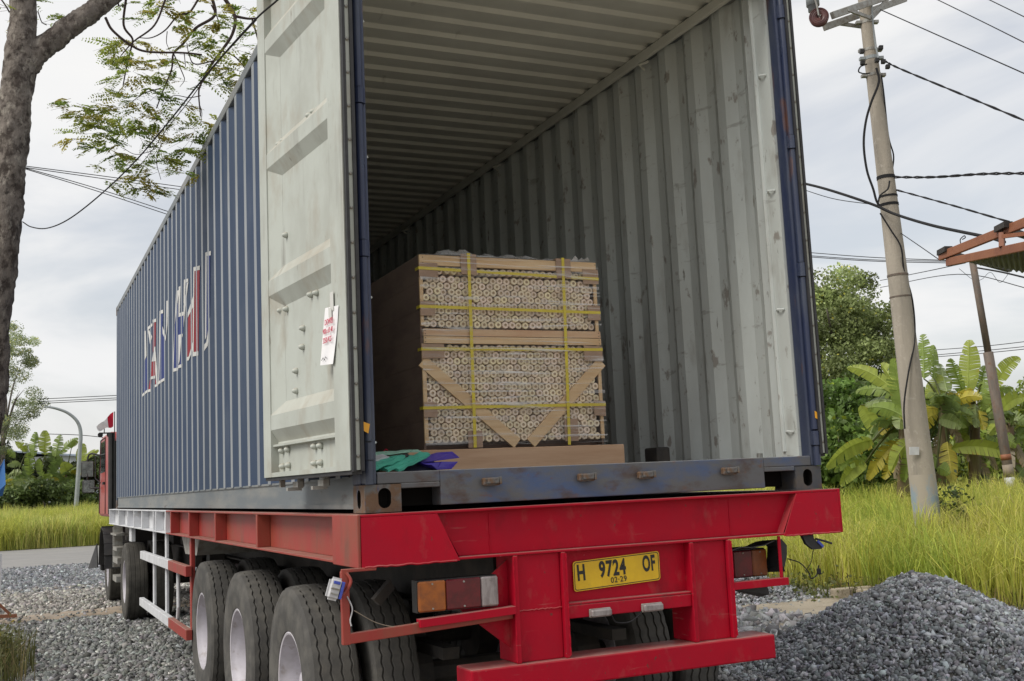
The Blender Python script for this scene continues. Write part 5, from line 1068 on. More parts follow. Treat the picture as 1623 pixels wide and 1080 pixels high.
for k, (a, b, c_) in enumerate(((265, 298, 340), (266, 302, 345))):
    wire([(20, a-4, 30), (150, b, 32), (280, c_, 34)], .012, ('upper', 'lower')[k]+' of the two steeper wires left of the container')
for k, (a, b) in enumerate(((633, 627), (637, 631), (640, 634))):
    wire([(60, a, 55), (185, b, 52)], .016, ('top', 'middle', 'bottom')[k]+' of three far wires above the street lamp')
wire([(70, 688, 55), (128, 690, 53), (185, 696, 52)], .016, 'far wire passing behind the street lamp post')
wire([(36, 352, 8.3), (50, 360, 8.1), (75, 362, 7.8), (110, 347, 7.3), (160, 308, 6.8), (215, 255, 6.2), (270, 190, 5.6), (330, 115, 5.0), (400, 36, 4.5), (440, 0, 4.2), (470, -30, 4.0)], .0042, 'loose dark cord slung from the near tree trunk to above the open door')

# ------------------------------------------------------------------ thin pipe and rusty roof frame
TD = 20.0; pa = at_d(1603, 775, TD); ddep = (pa-CAM).dot(Fh); pt2 = at_dep(1542, 418, ddep)
t = thing('pipe_post', 'thin rusty pipe post with red and white painted bands under the rusty roof', 'post', (pa.x, pa.y, .3))
ax = (pt2-pa); foot = pa-ax*((pa.z-.3)/ax.z)
MB().tube([foot, pa.lerp(pt2, .60)], .082, 12).build('lower_pipe', M['thinpole'], t, smooth=True); MB().tube([pa.lerp(pt2, .60), pa.lerp(pt2, 1.02)], .058, 12).build('upper_pipe', M['thinpole'], t, smooth=True)
for (a, b, m_) in ((.0, .05, 'white'), (.055, .105, 'stripconc'), (.125, .15, 'rustbeam')): MB().tube([pa.lerp(pt2, a), pa.lerp(pt2, b)], .0845, 12).build('painted_band', M[m_], t, smooth=True)
t = thing('canopy_roof', 'rusty steel roof frame with a green grey corrugated sheet at the right edge', 'roof', at_d(1543, 418, 13.5))
C1 = at_d(1490, 407, 13.5); E1 = at_d(1700, 323, 11.2); C2 = at_d(1502, 416, 13.4); E2 = at_d(1700, 375, 11.0)
MB().bar(C1, E1, .05, .095).build('top_beam', M['rustbeam'], t, bevel=.006); MB().bar(C2, E2, .05, .09).build('bottom_beam', M['rustbeam'], t, bevel=.006)
MB().bar(at_d(1588, 370, 12.2), at_d(1588, 392, 12.15), .05, .05).build('strut', M['rustbeam'], t); MB().bar(at_d(1590, 375, 12.1), at_d(1700, 362, 11.5), .04, .04).build('tie', M['rustbeam'], t)
for (px, py, D) in ((1497, 398, 13.4), (1590, 360, 12.2)): MB().obox(at_d(px, py, D), R_*.045, U_*.03, Fh*.12).build('cleat', M['dark'], t)
MB().bar(at_d(1496, 400, 13.4), at_d(1600, 428, 16.5), .06, .06).build('purlin', M['dark'], t); MB().bar(at_d(1588, 362, 12.2), at_d(1660, 385, 15), .06, .06).build('purlin', M['dark'], t)
MB().tube(catmull([at_d(1523, 388, 13.1), at_d(1522, 380, 13.1), at_d(1528, 374, 13.1), at_d(1530, 377, 13.1), at_d(1525, 380, 13.1)], 5), .006, 5).build('wire_hook', M['wire'], t)
# corrugated sheet: from the bottom beam back to its far eave
A0, A1 = at_d(1533, 415, 13.3), at_d(1700, 362, 10.9); B0, B1 = at_d(1541, 418, 14.6), at_d(1700, 446, 12.6); nn = 90; vs_ = []
for k in range(nn+1):
    s_ = k/nn; w_ = .012*math.sin(k*PI/2.5); vs_ += [A0.lerp(A1, s_)+Vector((0, 0, w_)), B0.lerp(B1, s_)+Vector((0, 0, w_))]
mb = MB(); mb.add(vs_, [(2*k, 2*k+2, 2*k+3, 2*k+1) for k in range(nn)]); o = mb.build('roof_sheet', M['sheet'], t, smooth=True); o.modifiers.new('thick', 'SOLIDIFY').thickness = .004

# ------------------------------------------------------------------ vegetation
LEAFQ = (np.array([(0, -.5, 0), (.32, 0, .06), (0, .5, 0), (-.32, 0, .06)]), np.array([(0, 1, 2), (0, 2, 3)]))
def foliage(name, P_, size, cols, parent, mat='leaf'):
    n = len(P_); A = rand_rot(n)*(size*RNG.uniform(.6, 1.35, n))[:, None, None]
    return mass(name, [LEAFQ], np.zeros(n, int), A, P_, cols, M[mat], parent)
def clumps(c, rad, ncl, npl, cr_, shape=None):
    """leaf points in clumps spread through an uneven ellipsoid"""
    c = np.array(c); rad = np.array(rad); d = RNG.normal(size=(ncl, 3)); d /= np.linalg.norm(d, axis=1)[:, None]
    r = RNG.uniform(.35, 1, ncl)**.5; cc = c+d*r[:, None]*rad*(1+RNG.uniform(-.16, .16, ncl))[:, None]
    k = RNG.integers(0, ncl, npl); e = RNG.normal(size=(npl, 3)); e /= np.linalg.norm(e, axis=1)[:, None]
    sz = RNG.uniform(.6, 1.3, ncl)*cr_
    return cc[k]+e*(sz[k]*RNG.uniform(.45, 1, npl))[:, None]*np.array([1, 1, .72]), k, ncl
def leafcols(k, ncl, base, var=.22, yel=.0):
    b = np.array(base); g = RNG.lognormal(0, var, ncl); c = b[None]*g[k][:, None]*RNG.lognormal(0, .18, len(k))[:, None]
    y = (RNG.random(len(k)) < yel)[:, None]; return np.where(y, c*np.array([2.2, 1.7, .8]), c)
def tree(name, label, c, rad, trunk, ncl, npl, cr_, base, size, var=.25, yel=.0, group=None, cat='tree', limbs=7):
    t = thing(name, label, cat, (c[0], c[1], 0), group)
    if trunk:
        mb = MB(); top = Vector((c[0], c[1], c[2]+rad[2]*.3)); b = Vector((c[0]+.1, c[1], 0)); mb.tube([b.lerp(top, k/5)+Vector((.08*math.sin(k*2), 0, 0)) for k in range(6)], [trunk*(1-.13*k) for k in range(6)], 8)
        r_ = random.Random(int(c[0]*10))
        for _ in range(limbs):
            s_ = b.lerp(top, r_.uniform(.35, .9)); e = Vector((c[0]+r_.uniform(-.8, .8)*rad[0], c[1]+r_.uniform(-.8, .8)*rad[1], c[2]+r_.uniform(-.2, .8)*rad[2])); mid = s_.lerp(e, .5)+Vector((0, 0, .25*rad[2]*r_.uniform(0, 1))); mb.tube(catmull([s_, mid, e], 4), [trunk*.45-trunk*.05*k for k in range(9)], 6)
        mb.build('trunk', M['bark'], t, smooth=True)
    P_, k, nc = clumps(c, rad, ncl, npl, cr_)
    P_[:, 2] = np.maximum(P_[:, 2], .15)
    foliage('crown', P_, size, leafcols(k, nc, base, var, yel), t); return t
# big tree on the right
p = at_d(1345, 560, 36)
p = p-R_*.35-Vector((0, 0, 0)); tree('broadleaf_tree', 'big dense broadleaf tree rising beyond the grass between container and pole', (p.x, p.y, 4.75), (2.15, 2.1, 2.85), .28, 170, 72000, .58, (.235, .285, .11), .10, .26, .02)
# its lower fringe and the vine-covered bushes
for (px, py, D, r, n, lab, base) in ((1318, 690, 26, (1.1, 1.1, 1.25), 9000, 'vine covered green bush beside the container corner', (.12, .205, .042)), (1395, 690, 30, (1.9, 1.6, 1.7), 12000, 'dark green bush between the concrete pole and the container', (.10, .15, .038)),
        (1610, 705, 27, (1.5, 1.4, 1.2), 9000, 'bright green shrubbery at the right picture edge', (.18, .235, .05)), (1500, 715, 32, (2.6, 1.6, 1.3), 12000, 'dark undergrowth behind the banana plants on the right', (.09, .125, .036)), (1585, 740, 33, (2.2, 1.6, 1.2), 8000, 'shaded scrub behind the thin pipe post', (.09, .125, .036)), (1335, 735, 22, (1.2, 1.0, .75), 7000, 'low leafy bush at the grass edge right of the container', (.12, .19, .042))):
    p = at_d(px, py, D); tree('leafy_bush', lab, (p.x, p.y, max(p.z, r[2]*.7)), r, .06, 60, n, .42, base, .13, .26, .03, cat='bush', limbs=4, group='bushes beyond the grass')
# trees on the left
p = at_d(6, 610, 55); tree('feathery_tree', 'pale feathery tree with light leaves behind the near trunk', (p.x, p.y, p.z-.2), (1.8, 1.8, 3.1), .14, 70, 30000, .50, (.28, .33, .18), .07, .25, .06)
p = at_d(30, 800, 47)
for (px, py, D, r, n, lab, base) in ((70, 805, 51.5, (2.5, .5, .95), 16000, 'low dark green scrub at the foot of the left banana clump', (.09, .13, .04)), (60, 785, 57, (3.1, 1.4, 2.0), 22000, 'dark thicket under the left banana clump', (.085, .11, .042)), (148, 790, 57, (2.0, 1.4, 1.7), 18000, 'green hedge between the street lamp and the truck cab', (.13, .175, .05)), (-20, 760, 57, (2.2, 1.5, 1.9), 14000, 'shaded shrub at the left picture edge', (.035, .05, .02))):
    p = at_d(px, py, D); tree('leafy_bush', lab, (p.x, p.y, p.z), r, .06, 50, n, .5, base, .17, .25, .02, cat='bush', limbs=4, group='bushes beyond the road')

def banana_leaf(parent, a, b, wid, colr, tear=.3, droop=.18, roll=None, petiole=None):
    """blade from base a to tip b, split along the veins, with a raised midrib; wid in metres"""
    a, b = Vector(a), Vector(b); d = b-a; L_ = d.length
    if L_ < .05: return
    dn = d.normalized(); view = (a-CAM).normalized(); sd_ = dn.cross(view)
    if sd_.length < .05: sd_ = dn.cross(Vector((0, 0, 1)))
    sd_.normalize(); ang = roll if roll is not None else random.uniform(-.7, .7); sd_ = Matrix.Rotation(ang, 3, dn) @ sd_; nr = sd_.cross(dn).normalized()
    if nr.z < 0: nr = -nr
    N = 18; vs = []; fs = []; cs = []; arch = L_*droop
    def mid(s_): return a+d*s_+Vector((0, 0, 1))*(arch*(4*s_*(1-s_))*.6)
    def wd(s_): return wid*.5*(math.sin(PI*min(1, (s_*.93+.07))**.85)**.6)
    base = np.array(colr)
    for side in (-1, 1):
        gap = 0; seg = 0
        for k in range(N):
            s0, s1 = k/N, (k+1)/N
            if random.random() < tear: gap = random.uniform(.03, .10); seg = random.uniform(-.55, .22)
            e0, e1 = s0+min(gap*.5, .045), s1+random.uniform(-.012, .004)
            gap *= .0
            hang = -.28+seg
            m0, m1 = mid(s0), mid(s1)
            o0 = mid(min(1, e0+.05))+sd_*side*wd(s0)+nr*hang*wd(s0); o1 = mid(min(1, e1+.05))+sd_*side*wd(s1)+nr*hang*wd(s1)
            h0, h1 = m0.lerp(o0, .5)+nr*.06*wd(s0), m1.lerp(o1, .5)+nr*.06*wd(s1)
            i = len(vs); vs += [m0, m1, h1, h0, o1, o0]; fs += [(i, i+1, i+2, i+3), (i+3, i+2, i+4, i+5)]
            g = random.uniform(.86, 1.12); cc = base*g; brown = base*np.array([1.2, .7, .45]); cs += [cc, cc, cc, cc, cc*(.95), (brown if random.random() < .12 else cc)]
    me = bpy.data.meshes.new('leaf'); po = OFF[parent.name]
    # midrib
    i = len(vs); w = wid*.022+.006
    for k in range(N+1):
        m_ = mid(k/N)+nr*.004; q = w*(1-.75*k/N); vs += [m_-sd_*q, m_+nr*q*.8, m_+sd_*q]; cs += [base*1.25+.03]*3
    for k in range(N): j = i+3*k; fs += [(j, j+3, j+4, j+1), (j+1, j+4, j+5, j+2)]
    if petiole is not None:
        pth = catmull([Vector(petiole), Vector(petiole).lerp(a, .55)+Vector((0, 0, .06*L_)), a], 3); i = len(vs)
        for k, m_ in enumerate(pth): q = w*(2.2-1.1*k/len(pth)); vs += [m_-sd_*q, m_-nr*q, m_+sd_*q, m_+nr*q]; cs += [np.array([.13, .15, .05])]*4
        for k in range(len(pth)-1):
            for c_ in range(4): fs.append((i+4*k+c_, i+4*k+(c_+1) % 4, i+4*k+4+(c_+1) % 4, i+4*k+4+c_))
    me.from_pydata([tuple(Vector(v)-po) for v in vs], [], fs)
    at = me.color_attributes.new('col', 'FLOAT_COLOR', 'POINT'); at.data.foreach_set('color', np.concatenate([np.array(cs), np.ones((len(cs), 1))], 1).astype(np.float32).ravel())
    me.polygons.foreach_set('use_smooth', [True]*len(me.polygons)); me.materials.append(M['banana']); return link('leaf', me, parent)
GR, YG, YE, DKG, PALE, DEAD = (.22, .30, .06), (.32, .38, .065), (.48, .42, .06), (.13, .19, .05), (.27, .34, .13), (.26, .21, .13)
def banana_group(stems, leaves, conv, label_fn, wscale, D0):
    random.seed(int(D0)*7)
    plants = []
    for (px, pbot, ptop_, D, lab) in stems:
        b = at_d(px, pbot, D); tp = at_d(px, ptop_, D); t = thing('banana_plant', lab, 'banana plant', (b.x, b.y, min(b.z, .4)), 'banana plants')
        mb = MB(); mb.tube([(b.x, b.y, .1)]+[b.lerp(tp, k/4)+Vector((.02*math.sin(k*3), 0, 0)) for k in range(5)], [.12, .115, .105, .095, .085, .07], 10); mb.build('stem', M['banstem'], t, smooth=True)
        for k in range(5):  # dry sheaths hanging along the stem
            q = b.lerp(tp, random.uniform(.35, .95)); a_ = random.uniform(0, 2*PI); e = q+Vector((.35*math.cos(a_), .35*math.sin(a_), -random.uniform(.5, .9)))
            banana_leaf(t, q, e, .16, DEAD, .5, .1)
        plants.append((px, t, tp, D))
    for (px, t, tp, D) in plants:      # shorter drooping leaves round the foot of each plant
        for k in range(11 if D < 30 else 22):
            a_ = random.uniform(0, 2*PI); q = tp+Vector((0, 0, random.uniform(-.9, .1)))*wscale*55; L_ = random.uniform(60, 105)*wscale; el = random.uniform(-.9, .5)
            s_ = q+Vector((math.cos(a_), math.sin(a_), .4))*L_*.25; e = s_+Vector((math.cos(a_)*math.cos(el), math.sin(a_)*math.cos(el), math.sin(el)))*L_
            e.z = max(e.z, .5); banana_leaf(t, s_, e, random.uniform(34, 52)*wscale, random.choice((GR, DKG, DKG, PALE, YG, YE)), .4, .25, petiole=q)
    for (x0, y0, x1, y1, w, c, *r_) in leaves:
        pa_, pb_ = conv(x0, y0), conv(x1, y1)
        i = min(range(len(plants)), key=lambda k: abs(plants[k][0]-pa_[0])+.3*abs(plants[k][0]-pb_[0])); px, t, tp, D = plants[i]
        dj = random.uniform(-.35, .35)
        a = at_d(*pa_, D+dj); b = at_d(*pb_, D+dj+random.uniform(-.5, .4))
        banana_leaf(t, a, b, w*wscale, c, .16 if c is YG else .42, droop=.06 if abs(y1-y0) > abs(x1-x0)*1.5 else .2, petiole=tp.lerp(a, .25))
cR = lambda x, y: (1220+x*.4075, 340+y*.4075)
RL = [(600, 640, 595, 466, 46, GR), (640, 640, 637, 508, 36, GR), (770, 700, 776, 488, 60, YG), (752, 700, 703, 560, 46, GR), (815, 690, 838, 588, 44, GR), (872, 675, 973, 557, 46, YG), (840, 700, 948, 678, 30, GR), (640, 745, 650, 622, 66, YG), (690, 690, 660, 580, 50, PALE), (505, 690, 432, 580, 46, YG),
      (500, 700, 303, 594, 40, YG), (525, 715, 335, 688, 44, GR), (530, 745, 372, 738, 56, PALE), (540, 800, 385, 752, 46, GR), (520, 800, 480, 560, 50, GR), (355, 740, 436, 872, 46, YG), (400, 880, 220, 985, 56, YG), (400, 885, 315, 940, 40, YE), (372, 966, 275, 1055, 44, YG), (512, 880, 380, 1032, 46, YE), (532, 870, 443, 1030, 40, YE), (550, 880, 470, 1000, 44, YG),
      (385, 955, 250, 1000, 34, GR), (700, 795, 765, 880, 50, GR), (745, 740, 738, 825, 64, GR), (690, 885, 712, 1045, 50, YE), (660, 795, 745, 828, 44, PALE), (772, 856, 732, 912, 40, YG), (900, 765, 1000, 712, 44, YG), (850, 800, 1000, 806, 54, PALE), (700, 915, 1000, 965, 44, YG), (850, 855, 1000, 1050, 50, DKG), (960, 1040, 1000, 980, 40, GR), (610, 930, 690, 1000, 40, GR), (832, 640, 828, 762, 54, GR), (770, 890, 790, 1040, 46, YE), (640, 760, 560, 850, 46, DKG), (720, 700, 690, 800, 50, DKG), (860, 780, 930, 860, 50, GR), (880, 870, 960, 900, 44, GR), (600, 720, 690, 760, 50, GR), (560, 900, 520, 1040, 40, GR), (650, 990, 700, 1010, 40, GR), (800, 990, 860, 1060, 40, DKG)]
banana_group([(1432, 790, 660, 20.0, 'banana plant with yellowing leaves left of the concrete pole'), (1495, 790, 640, 21.0, 'banana plant just right of the concrete pole'), (1545, 790, 640, 21.5, 'tall banana plant with an upright fresh leaf left of the thin pipe'), (1600, 790, 670, 21.0, 'banana plant at the right edge behind the thin pipe')],
             RL, cR, None, .4075*21/FPX*1.25, 21)
cL = lambda x, y: (x/4.911, 640+y/4.911)
LL = [(350, 400, 350, 208, 74, YG), (430, 415, 470, 243, 66, GR), (470, 395, 605, 268, 56, GR), (560, 330, 605, 290, 40, YG), (260, 410, 280, 220, 56, GR), (205, 375, 125, 296, 46, YG), (615, 460, 640, 308, 76, YG), (645, 445, 768, 362, 44, YG), (500, 475, 440, 390, 44, GR), (285, 640, 55, 622, 46, PALE), (290, 655, 60, 704, 46, PALE), (288, 660, 155, 735, 44, PALE), (345, 632, 505, 660, 46, PALE), (322, 690, 395, 825, 62, PALE), (268, 720, 232, 880, 50, GR), (400, 545, 325, 612, 46, PALE), (540, 570, 490, 455, 86, YG), (600, 545, 500, 640, 56, PALE), (165, 480, 55, 478, 44, PALE), (172, 540, 60, 562, 44, PALE), (232, 560, 220, 380, 66, GR), (180, 740, 0, 905, 50, DEAD), (330, 565, 300, 430, 56, GR), (420, 470, 400, 330, 60, DKG), (240, 640, 180, 480, 60, DKG), (600, 700, 660, 640, 44, GR), (120, 420, 60, 360, 46, GR), (420, 640, 560, 590, 50, DKG), (380, 560, 470, 430, 60, DKG), (150, 600, 60, 590, 40, DKG)]
banana_group([(22, 830, 765, 53.0, 'left banana plant of the clump beside the near trunk'), (62, 830, 760, 52.6, 'middle banana plant of the left clump with pale hanging leaves'), (105, 830, 750, 53.4, 'banana plant of the left clump behind the street lamp')], LL, cL, None, 52.5/4.911/FPX*1.15, 52)

# near tree at the left edge, leaning trunk, bough and hanging twigs
NY = 4.0
tb = thing('shade_tree', 'rough barked shade tree at the left edge with a bough and feathery leaves', 'tree', (-2.95, 4.0, 0))
def edge_pts(l, y): return [at_y(px, py, y) for px, py in l]
ctr = edge_pts([(-12, 640), (-8, 520), (3, 400), (12, 300), (22, 200), (30, 110), (36, 40), (38, -60), (42, -200)], NY)
rad = [.075, .085, .102, .108, .112, .115, .098, .092, .085]
rad = [.088, .098, .112, .114, .110, .112, .094, .090, .080]
basep = [Vector((-2.93, 4.0, -.1)), Vector((-2.90, 4.0, .6)), Vector((-2.86, 4.0, 1.3)), Vector((-2.82, 4.0, 1.9))]
pts = catmull(basep+ctr, 8)
rr_ = np.interp(np.linspace(0, 1, len(pts)), np.linspace(0, 1, 13), [.19, .165, .14, .12]+rad)
def rough_tube(mb, pts, rs, n, amp):
    b0 = len(mb.v); mb.tube(pts, list(rs), n)
    k = len(pts)
    for i in range(k):
        for j in range(n):
            v = Vector(mb.v[b0+i*n+j]); d = (v-pts[i]); a = 2*PI*j/n
            f = 1+amp*(math.sin(3*a+i*.35)+.7*math.sin(5*a-i*.8+1)+1.1*random.uniform(-1, 1))
            mb.v[b0+i*n+j] = tuple(pts[i]+d*f)
def densify(pts, n): return catmull(pts, n)
mb = MB(); pts2 = densify(pts, 2); rs2 = np.interp(np.linspace(0, 1, len(pts2)), np.linspace(0, 1, len(rr_)), rr_); rough_tube(mb, pts2, rs2, 26, .05); mb.build('trunk', M['bark'], tb, smooth=True)
mb = MB(); bp = catmull(edge_pts([(30, 120), (55, 88), (95, 55), (140, 22), (185, -12), (240, -60), (300, -130)], NY), 14); rough_tube(mb, bp, np.interp(np.linspace(0, 1, len(bp)), [0, .2, .5, .7, 1], [.10, .085, .076, .068, .05]), 20, .055); mb.build('bough', M['bark'], tb, smooth=True)
def tw(l, y, r0, r1, n=6):
    P_ = catmull(edge_pts(l, y), 6); MB().tube(P_, list(np.linspace(r0, r1, len(P_))), n).build('branch', M['twig'], tb, smooth=True); return P_
TW = []
TWL = [([(167, 28), (178, 48), (205, 70), (232, 82), (290, 84), (320, 87)], 4.0, .011, .007), ([(200, -4), (196, 40), (210, 62), (207, 80), (200, 110), (195, 136)], 4.1, .011, .005), ([(263, -3), (245, 40), (212, 66), (192, 88)], 4.1, .010, .004), ([(315, -2), (300, 20), (282, 25), (262, 48), (240, 60), (218, 60)], 4.2, .010, .003), ([(336, -4), (340, 25), (310, 45), (290, 70), (275, 85), (272, 110), (258, 145), (248, 172)], 4.2, .014, .005), ([(265, 50), (264, 68), (270, 82)], 4.2, .004, .002), ([(355, -4), (372, 26), (368, 55), (348, 85), (330, 110), (318, 135), (315, 150), (318, 185)], 4.1, .017, .005), ([(372, 26), (395, 30), (412, 28)], 4.1, .012, .007), ([(400, 32), (408, 60), (412, 80)], 4.1, .008, .005), ([(350, 80), (372, 90), (388, 108), (392, 116)], 4.1, .007, .003), ([(410, 28), (380, 60), (340, 105), (300, 160), (268, 200), (240, 240), (215, 270)], 4.0, .006, .002), ([(255, 140), (225, 150), (198, 172)], 4.2, .005, .002), ([(275, 85), (290, 118), (292, 128), (285, 138)], 4.2, .005, .002), ([(345, 95), (310, 102), (300, 88), (296, 68)], 4.1, .006, .003), ([(292, 84), (294, 106)], 4.0, .004, .003), ([(318, 152), (300, 155), (275, 152), (258, 168)], 4.1, .004, .002), ([(316, 165), (320, 180), (318, 195)], 4.1, .004, .002), ([(256, 228), (248, 255), (255, 285)], 4.0, .004, .002), ([(335, 8), (345, 30), (348, 50)], 4.2, .006, .003), ([(330, 212), (310, 220), (300, 235)], 4.0, .003, .002), ([(240, 240), (215, 245), (195, 235)], 4.0, .003, .002)]
for l, y, r0, r1 in TWL: TW.append((tw(l, y, r0, r1), y))
mb_tw = MB(); mb_tw.tube(edge_pts([(186, -6), (188, 10), (198, 9)], 4.0), .007, 5); mb_tw.tube(catmull(edge_pts([(-5, -10), (8, 8), (15, 20)], 4.0), 4), .006, 5); mb_tw.tube(catmull(edge_pts([(60, 18), (66, 35), (74, 40)], 4.1), 4), .004, 5)
mb_tw.build('twig', M['twig'], tb, smooth=True)['kind'] = 'stuff'
# pinnate leaves in sprays: rachis with paired leaflets
LF = (np.array([(0, 0, 0), (.5, .26, .02), (1, 0, 0), (.5, -.26, .02)]), np.array([(0, 1, 2), (0, 2, 3)]))
PL, AL, CL_ = [], [], []
def pinna(o, d, nrm, L_, npairs, ll, colr):
    sd_ = d.cross(nrm).normalized()
    for k in range(npairs):
        s_ = (k+1)/(npairs+.5); c = o+d*(L_*s_)-Vector((0, 0, 1))*(L_*.18*s_*s_); sc = ll*(.55+.6*math.sin(PI*min(1, s_+.12)))
        for sg_ in (-1, 1):
            x = (sd_*sg_+d*.45+Vector((random.gauss(0, .13), random.gauss(0, .13), random.gauss(0, .13)-.1))).normalized(); z = (nrm+Vector((random.gauss(0, .35), random.gauss(0, .35), random.gauss(0, .35)))).normalized(); y = z.cross(x).normalized(); z = x.cross(y)
            AL.append([[x.x*sc, y.x*sc, z.x*sc], [x.y*sc, y.y*sc, z.y*sc], [x.z*sc, y.z*sc, z.z*sc]]); PL.append(c); CL_.append(colr*random.uniform(.75, 1.25))
RACH = MB()
def spray(c, n, spread, L_=.20):
    for _ in range(n):
        o = c+Vector((random.gauss(0, spread), random.gauss(0, spread*.8), random.gauss(0, spread*.6)))
        a = random.uniform(0, 2*PI); d = Vector((math.cos(a), math.sin(a)*.6, random.uniform(-.45, .25))).normalized(); nrm = Vector((random.gauss(0, .35), random.gauss(0, .35), 1)).normalized()
        colr = np.array(random.choice([(.24, .31, .06), (.30, .34, .07), (.36, .32, .07), (.19, .27, .06)]))
        # leaf of 3-5 pinnae along one stalk
        Ls = L_*random.uniform(.7, 1.25); RACH.tube([o, o+d*Ls*.55-Vector((0, 0, Ls*.05)), o+d*Ls*1.0-Vector((0, 0, Ls*.14))], [.0014, .0012, .0008], 3, cap=False)
        for k in range(random.randint(2, 4)):
            s_ = .3+.7*k/4; sd_ = d.cross(nrm).normalized()*random.choice((-1, 1)); dd = (d*.75+sd_*random.uniform(.2, .8)+Vector((0, 0, random.uniform(-.3, .1)))).normalized()
            pinna(o+d*Ls*s_*.7, dd, nrm, Ls*random.uniform(.55, .85), random.randint(7, 10), .031, colr)
SP = [(232, 8, 4, 18), (265, 18, 5, 22), (250, 2, 4, 18), (300, 12, 5, 20), (335, 25, 4, 18), (290, 45, 3, 16), (320, 58, 4, 18), (170, 60, 4, 16), (185, 80, 3, 14), (200, 70, 3, 14), (215, 95, 6, 18), (235, 72, 3, 12), (195, 112, 5, 18), (220, 118, 5, 16), (180, 92, 3, 12), (262, 105, 7, 18), (278, 95, 4, 14), (285, 120, 3, 14), (310, 80, 4, 16), (325, 95, 6, 18), (345, 65, 5, 18), (360, 45, 5, 16), (388, 15, 5, 16), (400, 45, 4, 14), (395, 80, 4, 16), (375, 70, 4, 16), (362, 120, 5, 16), (378, 108, 5, 16), (345, 120, 4, 16), (375, 140, 3, 12), (115, 160, 4, 14), (135, 165, 5, 16), (150, 172, 5, 16), (125, 180, 4, 14), (185, 165, 5, 16), (205, 160, 5, 16), (225, 155, 4, 14), (245, 165, 4, 14), (240, 135, 4, 14), (200, 185, 4, 16), (175, 195, 4, 14), (155, 205, 5, 16), (140, 215, 4, 14), (185, 212, 5, 16), (215, 205, 5, 16), (230, 215, 4, 14), (250, 190, 4, 16), (265, 185, 3, 12), (165, 235, 5, 14), (185, 245, 4, 14), (175, 262, 3, 12), (200, 260, 3, 12), (215, 275, 4, 14), (240, 265, 4, 14), (230, 295, 4, 12), (245, 300, 4, 12), (170, 285, 3, 10), (205, 290, 2, 12), (275, 250, 6, 14), (290, 240, 6, 16), (300, 225, 4, 12), (285, 268, 3, 12), (305, 260, 3, 12), (325, 205, 4, 14), (312, 200, 4, 14), (330, 190, 3, 12), (5, 8, 3, 10), (64, 40, 3, 8), (20, 14, 2, 10), (300, 130, 2, 12), (285, 160, 3, 14), (270, 170, 3, 12)]
for (px, py, n, s_) in SP:
    y = random.uniform(3.9, 4.5); c = at_y(px, py, y); spray(c, n, s_*y/FPX*1.35)
mass('leaflets', [LF], np.zeros(len(PL), int), np.array(AL), np.array([tuple(p) for p in PL]), np.array(CL_), M['leafnear'], tb)['kind'] = 'stuff'
RACH.build('leaf_stalks', M['twig'], tb)['kind'] = 'stuff'

# ------------------------------------------------------------------ grasses
def blades(name, n, reg, hf, h0, h1, wid, cols, dens=None, label=None, lean=.62):
    x0, x1, y0, y1 = reg; P_ = np.stack([RNG.uniform(x0, x1, n), RNG.uniform(y0, y1, n), np.zeros(n)], 1); P_[:, 2] = hf(P_[:, 0], P_[:, 1])
    Q = P_.copy(); Q[:, 2] += .4; P_ = P_[in_view(P_, 120) | in_view(Q, 120)]
    if dens is not None: P_ = P_[dens(P_)]
    n = len(P_); a = RNG.uniform(0, 2*PI, n); h = RNG.uniform(h0, h1, n)*(1+.25*fbm2(P_[:, 0]*1.4, P_[:, 1]*1.4)); le = np.abs(RNG.normal(0, lean, n))*h
    dx = np.stack([np.cos(a), np.sin(a), np.zeros(n)], 1); b = RNG.uniform(0, 2*PI, n); sx = np.stack([np.cos(b), np.sin(b), np.zeros(n)], 1)*(wid*RNG.uniform(.6, 1.4, n))[:, None]
    V = np.zeros((n, 7, 3)); zs = (0, .45, .8, 1.0); fo = (0, .14, .48, 1.0); wd = (1, .85, .55)
    for k in range(3):
        m = P_+np.array([0, 0, 1])*(h*zs[k])[:, None]+dx*(le*fo[k])[:, None]; V[:, 2*k] = m-sx*wd[k]/2; V[:, 2*k+1] = m+sx*wd[k]/2
    V[:, 6] = P_+np.array([0, 0, 1])*(h*zs[3]-le*.35)[:, None]+dx*(le*fo[3])[:, None]
    Fp = np.array([(0, 1, 3), (0, 3, 2), (2, 3, 5), (2, 5, 4), (4, 5, 6)]); Fc = (Fp[None]+(np.arange(n)*7)[:, None, None]).reshape(-1, 3)
    pal = np.array(cols); patch = np.clip((fbm2(P_[:, 0]*.9+3, P_[:, 1]*.9)+1)/2, 0, .999); ci = np.clip((patch*len(pal)+RNG.normal(0, .8, n)).astype(int), 0, len(pal)-1); c = pal[ci]*RNG.lognormal(0, .2, n)[:, None]
    me = bpy.data.meshes.new(name); me.vertices.add(n*7); me.vertices.foreach_set('co', V.astype(np.float32).ravel()); me.loops.add(Fc.size); me.loops.foreach_set('vertex_index', Fc.astype(np.int32).ravel()); me.polygons.add(len(Fc)); me.polygons.foreach_set('loop_start', (np.arange(len(Fc))*3).astype(np.int32))
    at = me.color_attributes.new('col', 'FLOAT_COLOR', 'POINT'); at.data.foreach_set('color', np.concatenate([np.repeat(c, 7, 0), np.ones((n*7, 1))], 1).astype(np.float32).ravel()); me.update(calc_edges=True); me.validate(); me.materials.append(M['grass'])
    o = link(name, me); o['kind'] = 'stuff'; return o
GC = [(.35, .44, .08), (.45, .51, .10), (.58, .57, .13), (.50, .52, .11), (.68, .62, .23)]
blades('tall_grass', 80000, (7.2, 12.5, -1, 22), field_h, .50, .98, .013, GC)
blades('tall_grass', 45000, (12, 24, 4, 40), field_h, .55, .95, .022, GC)
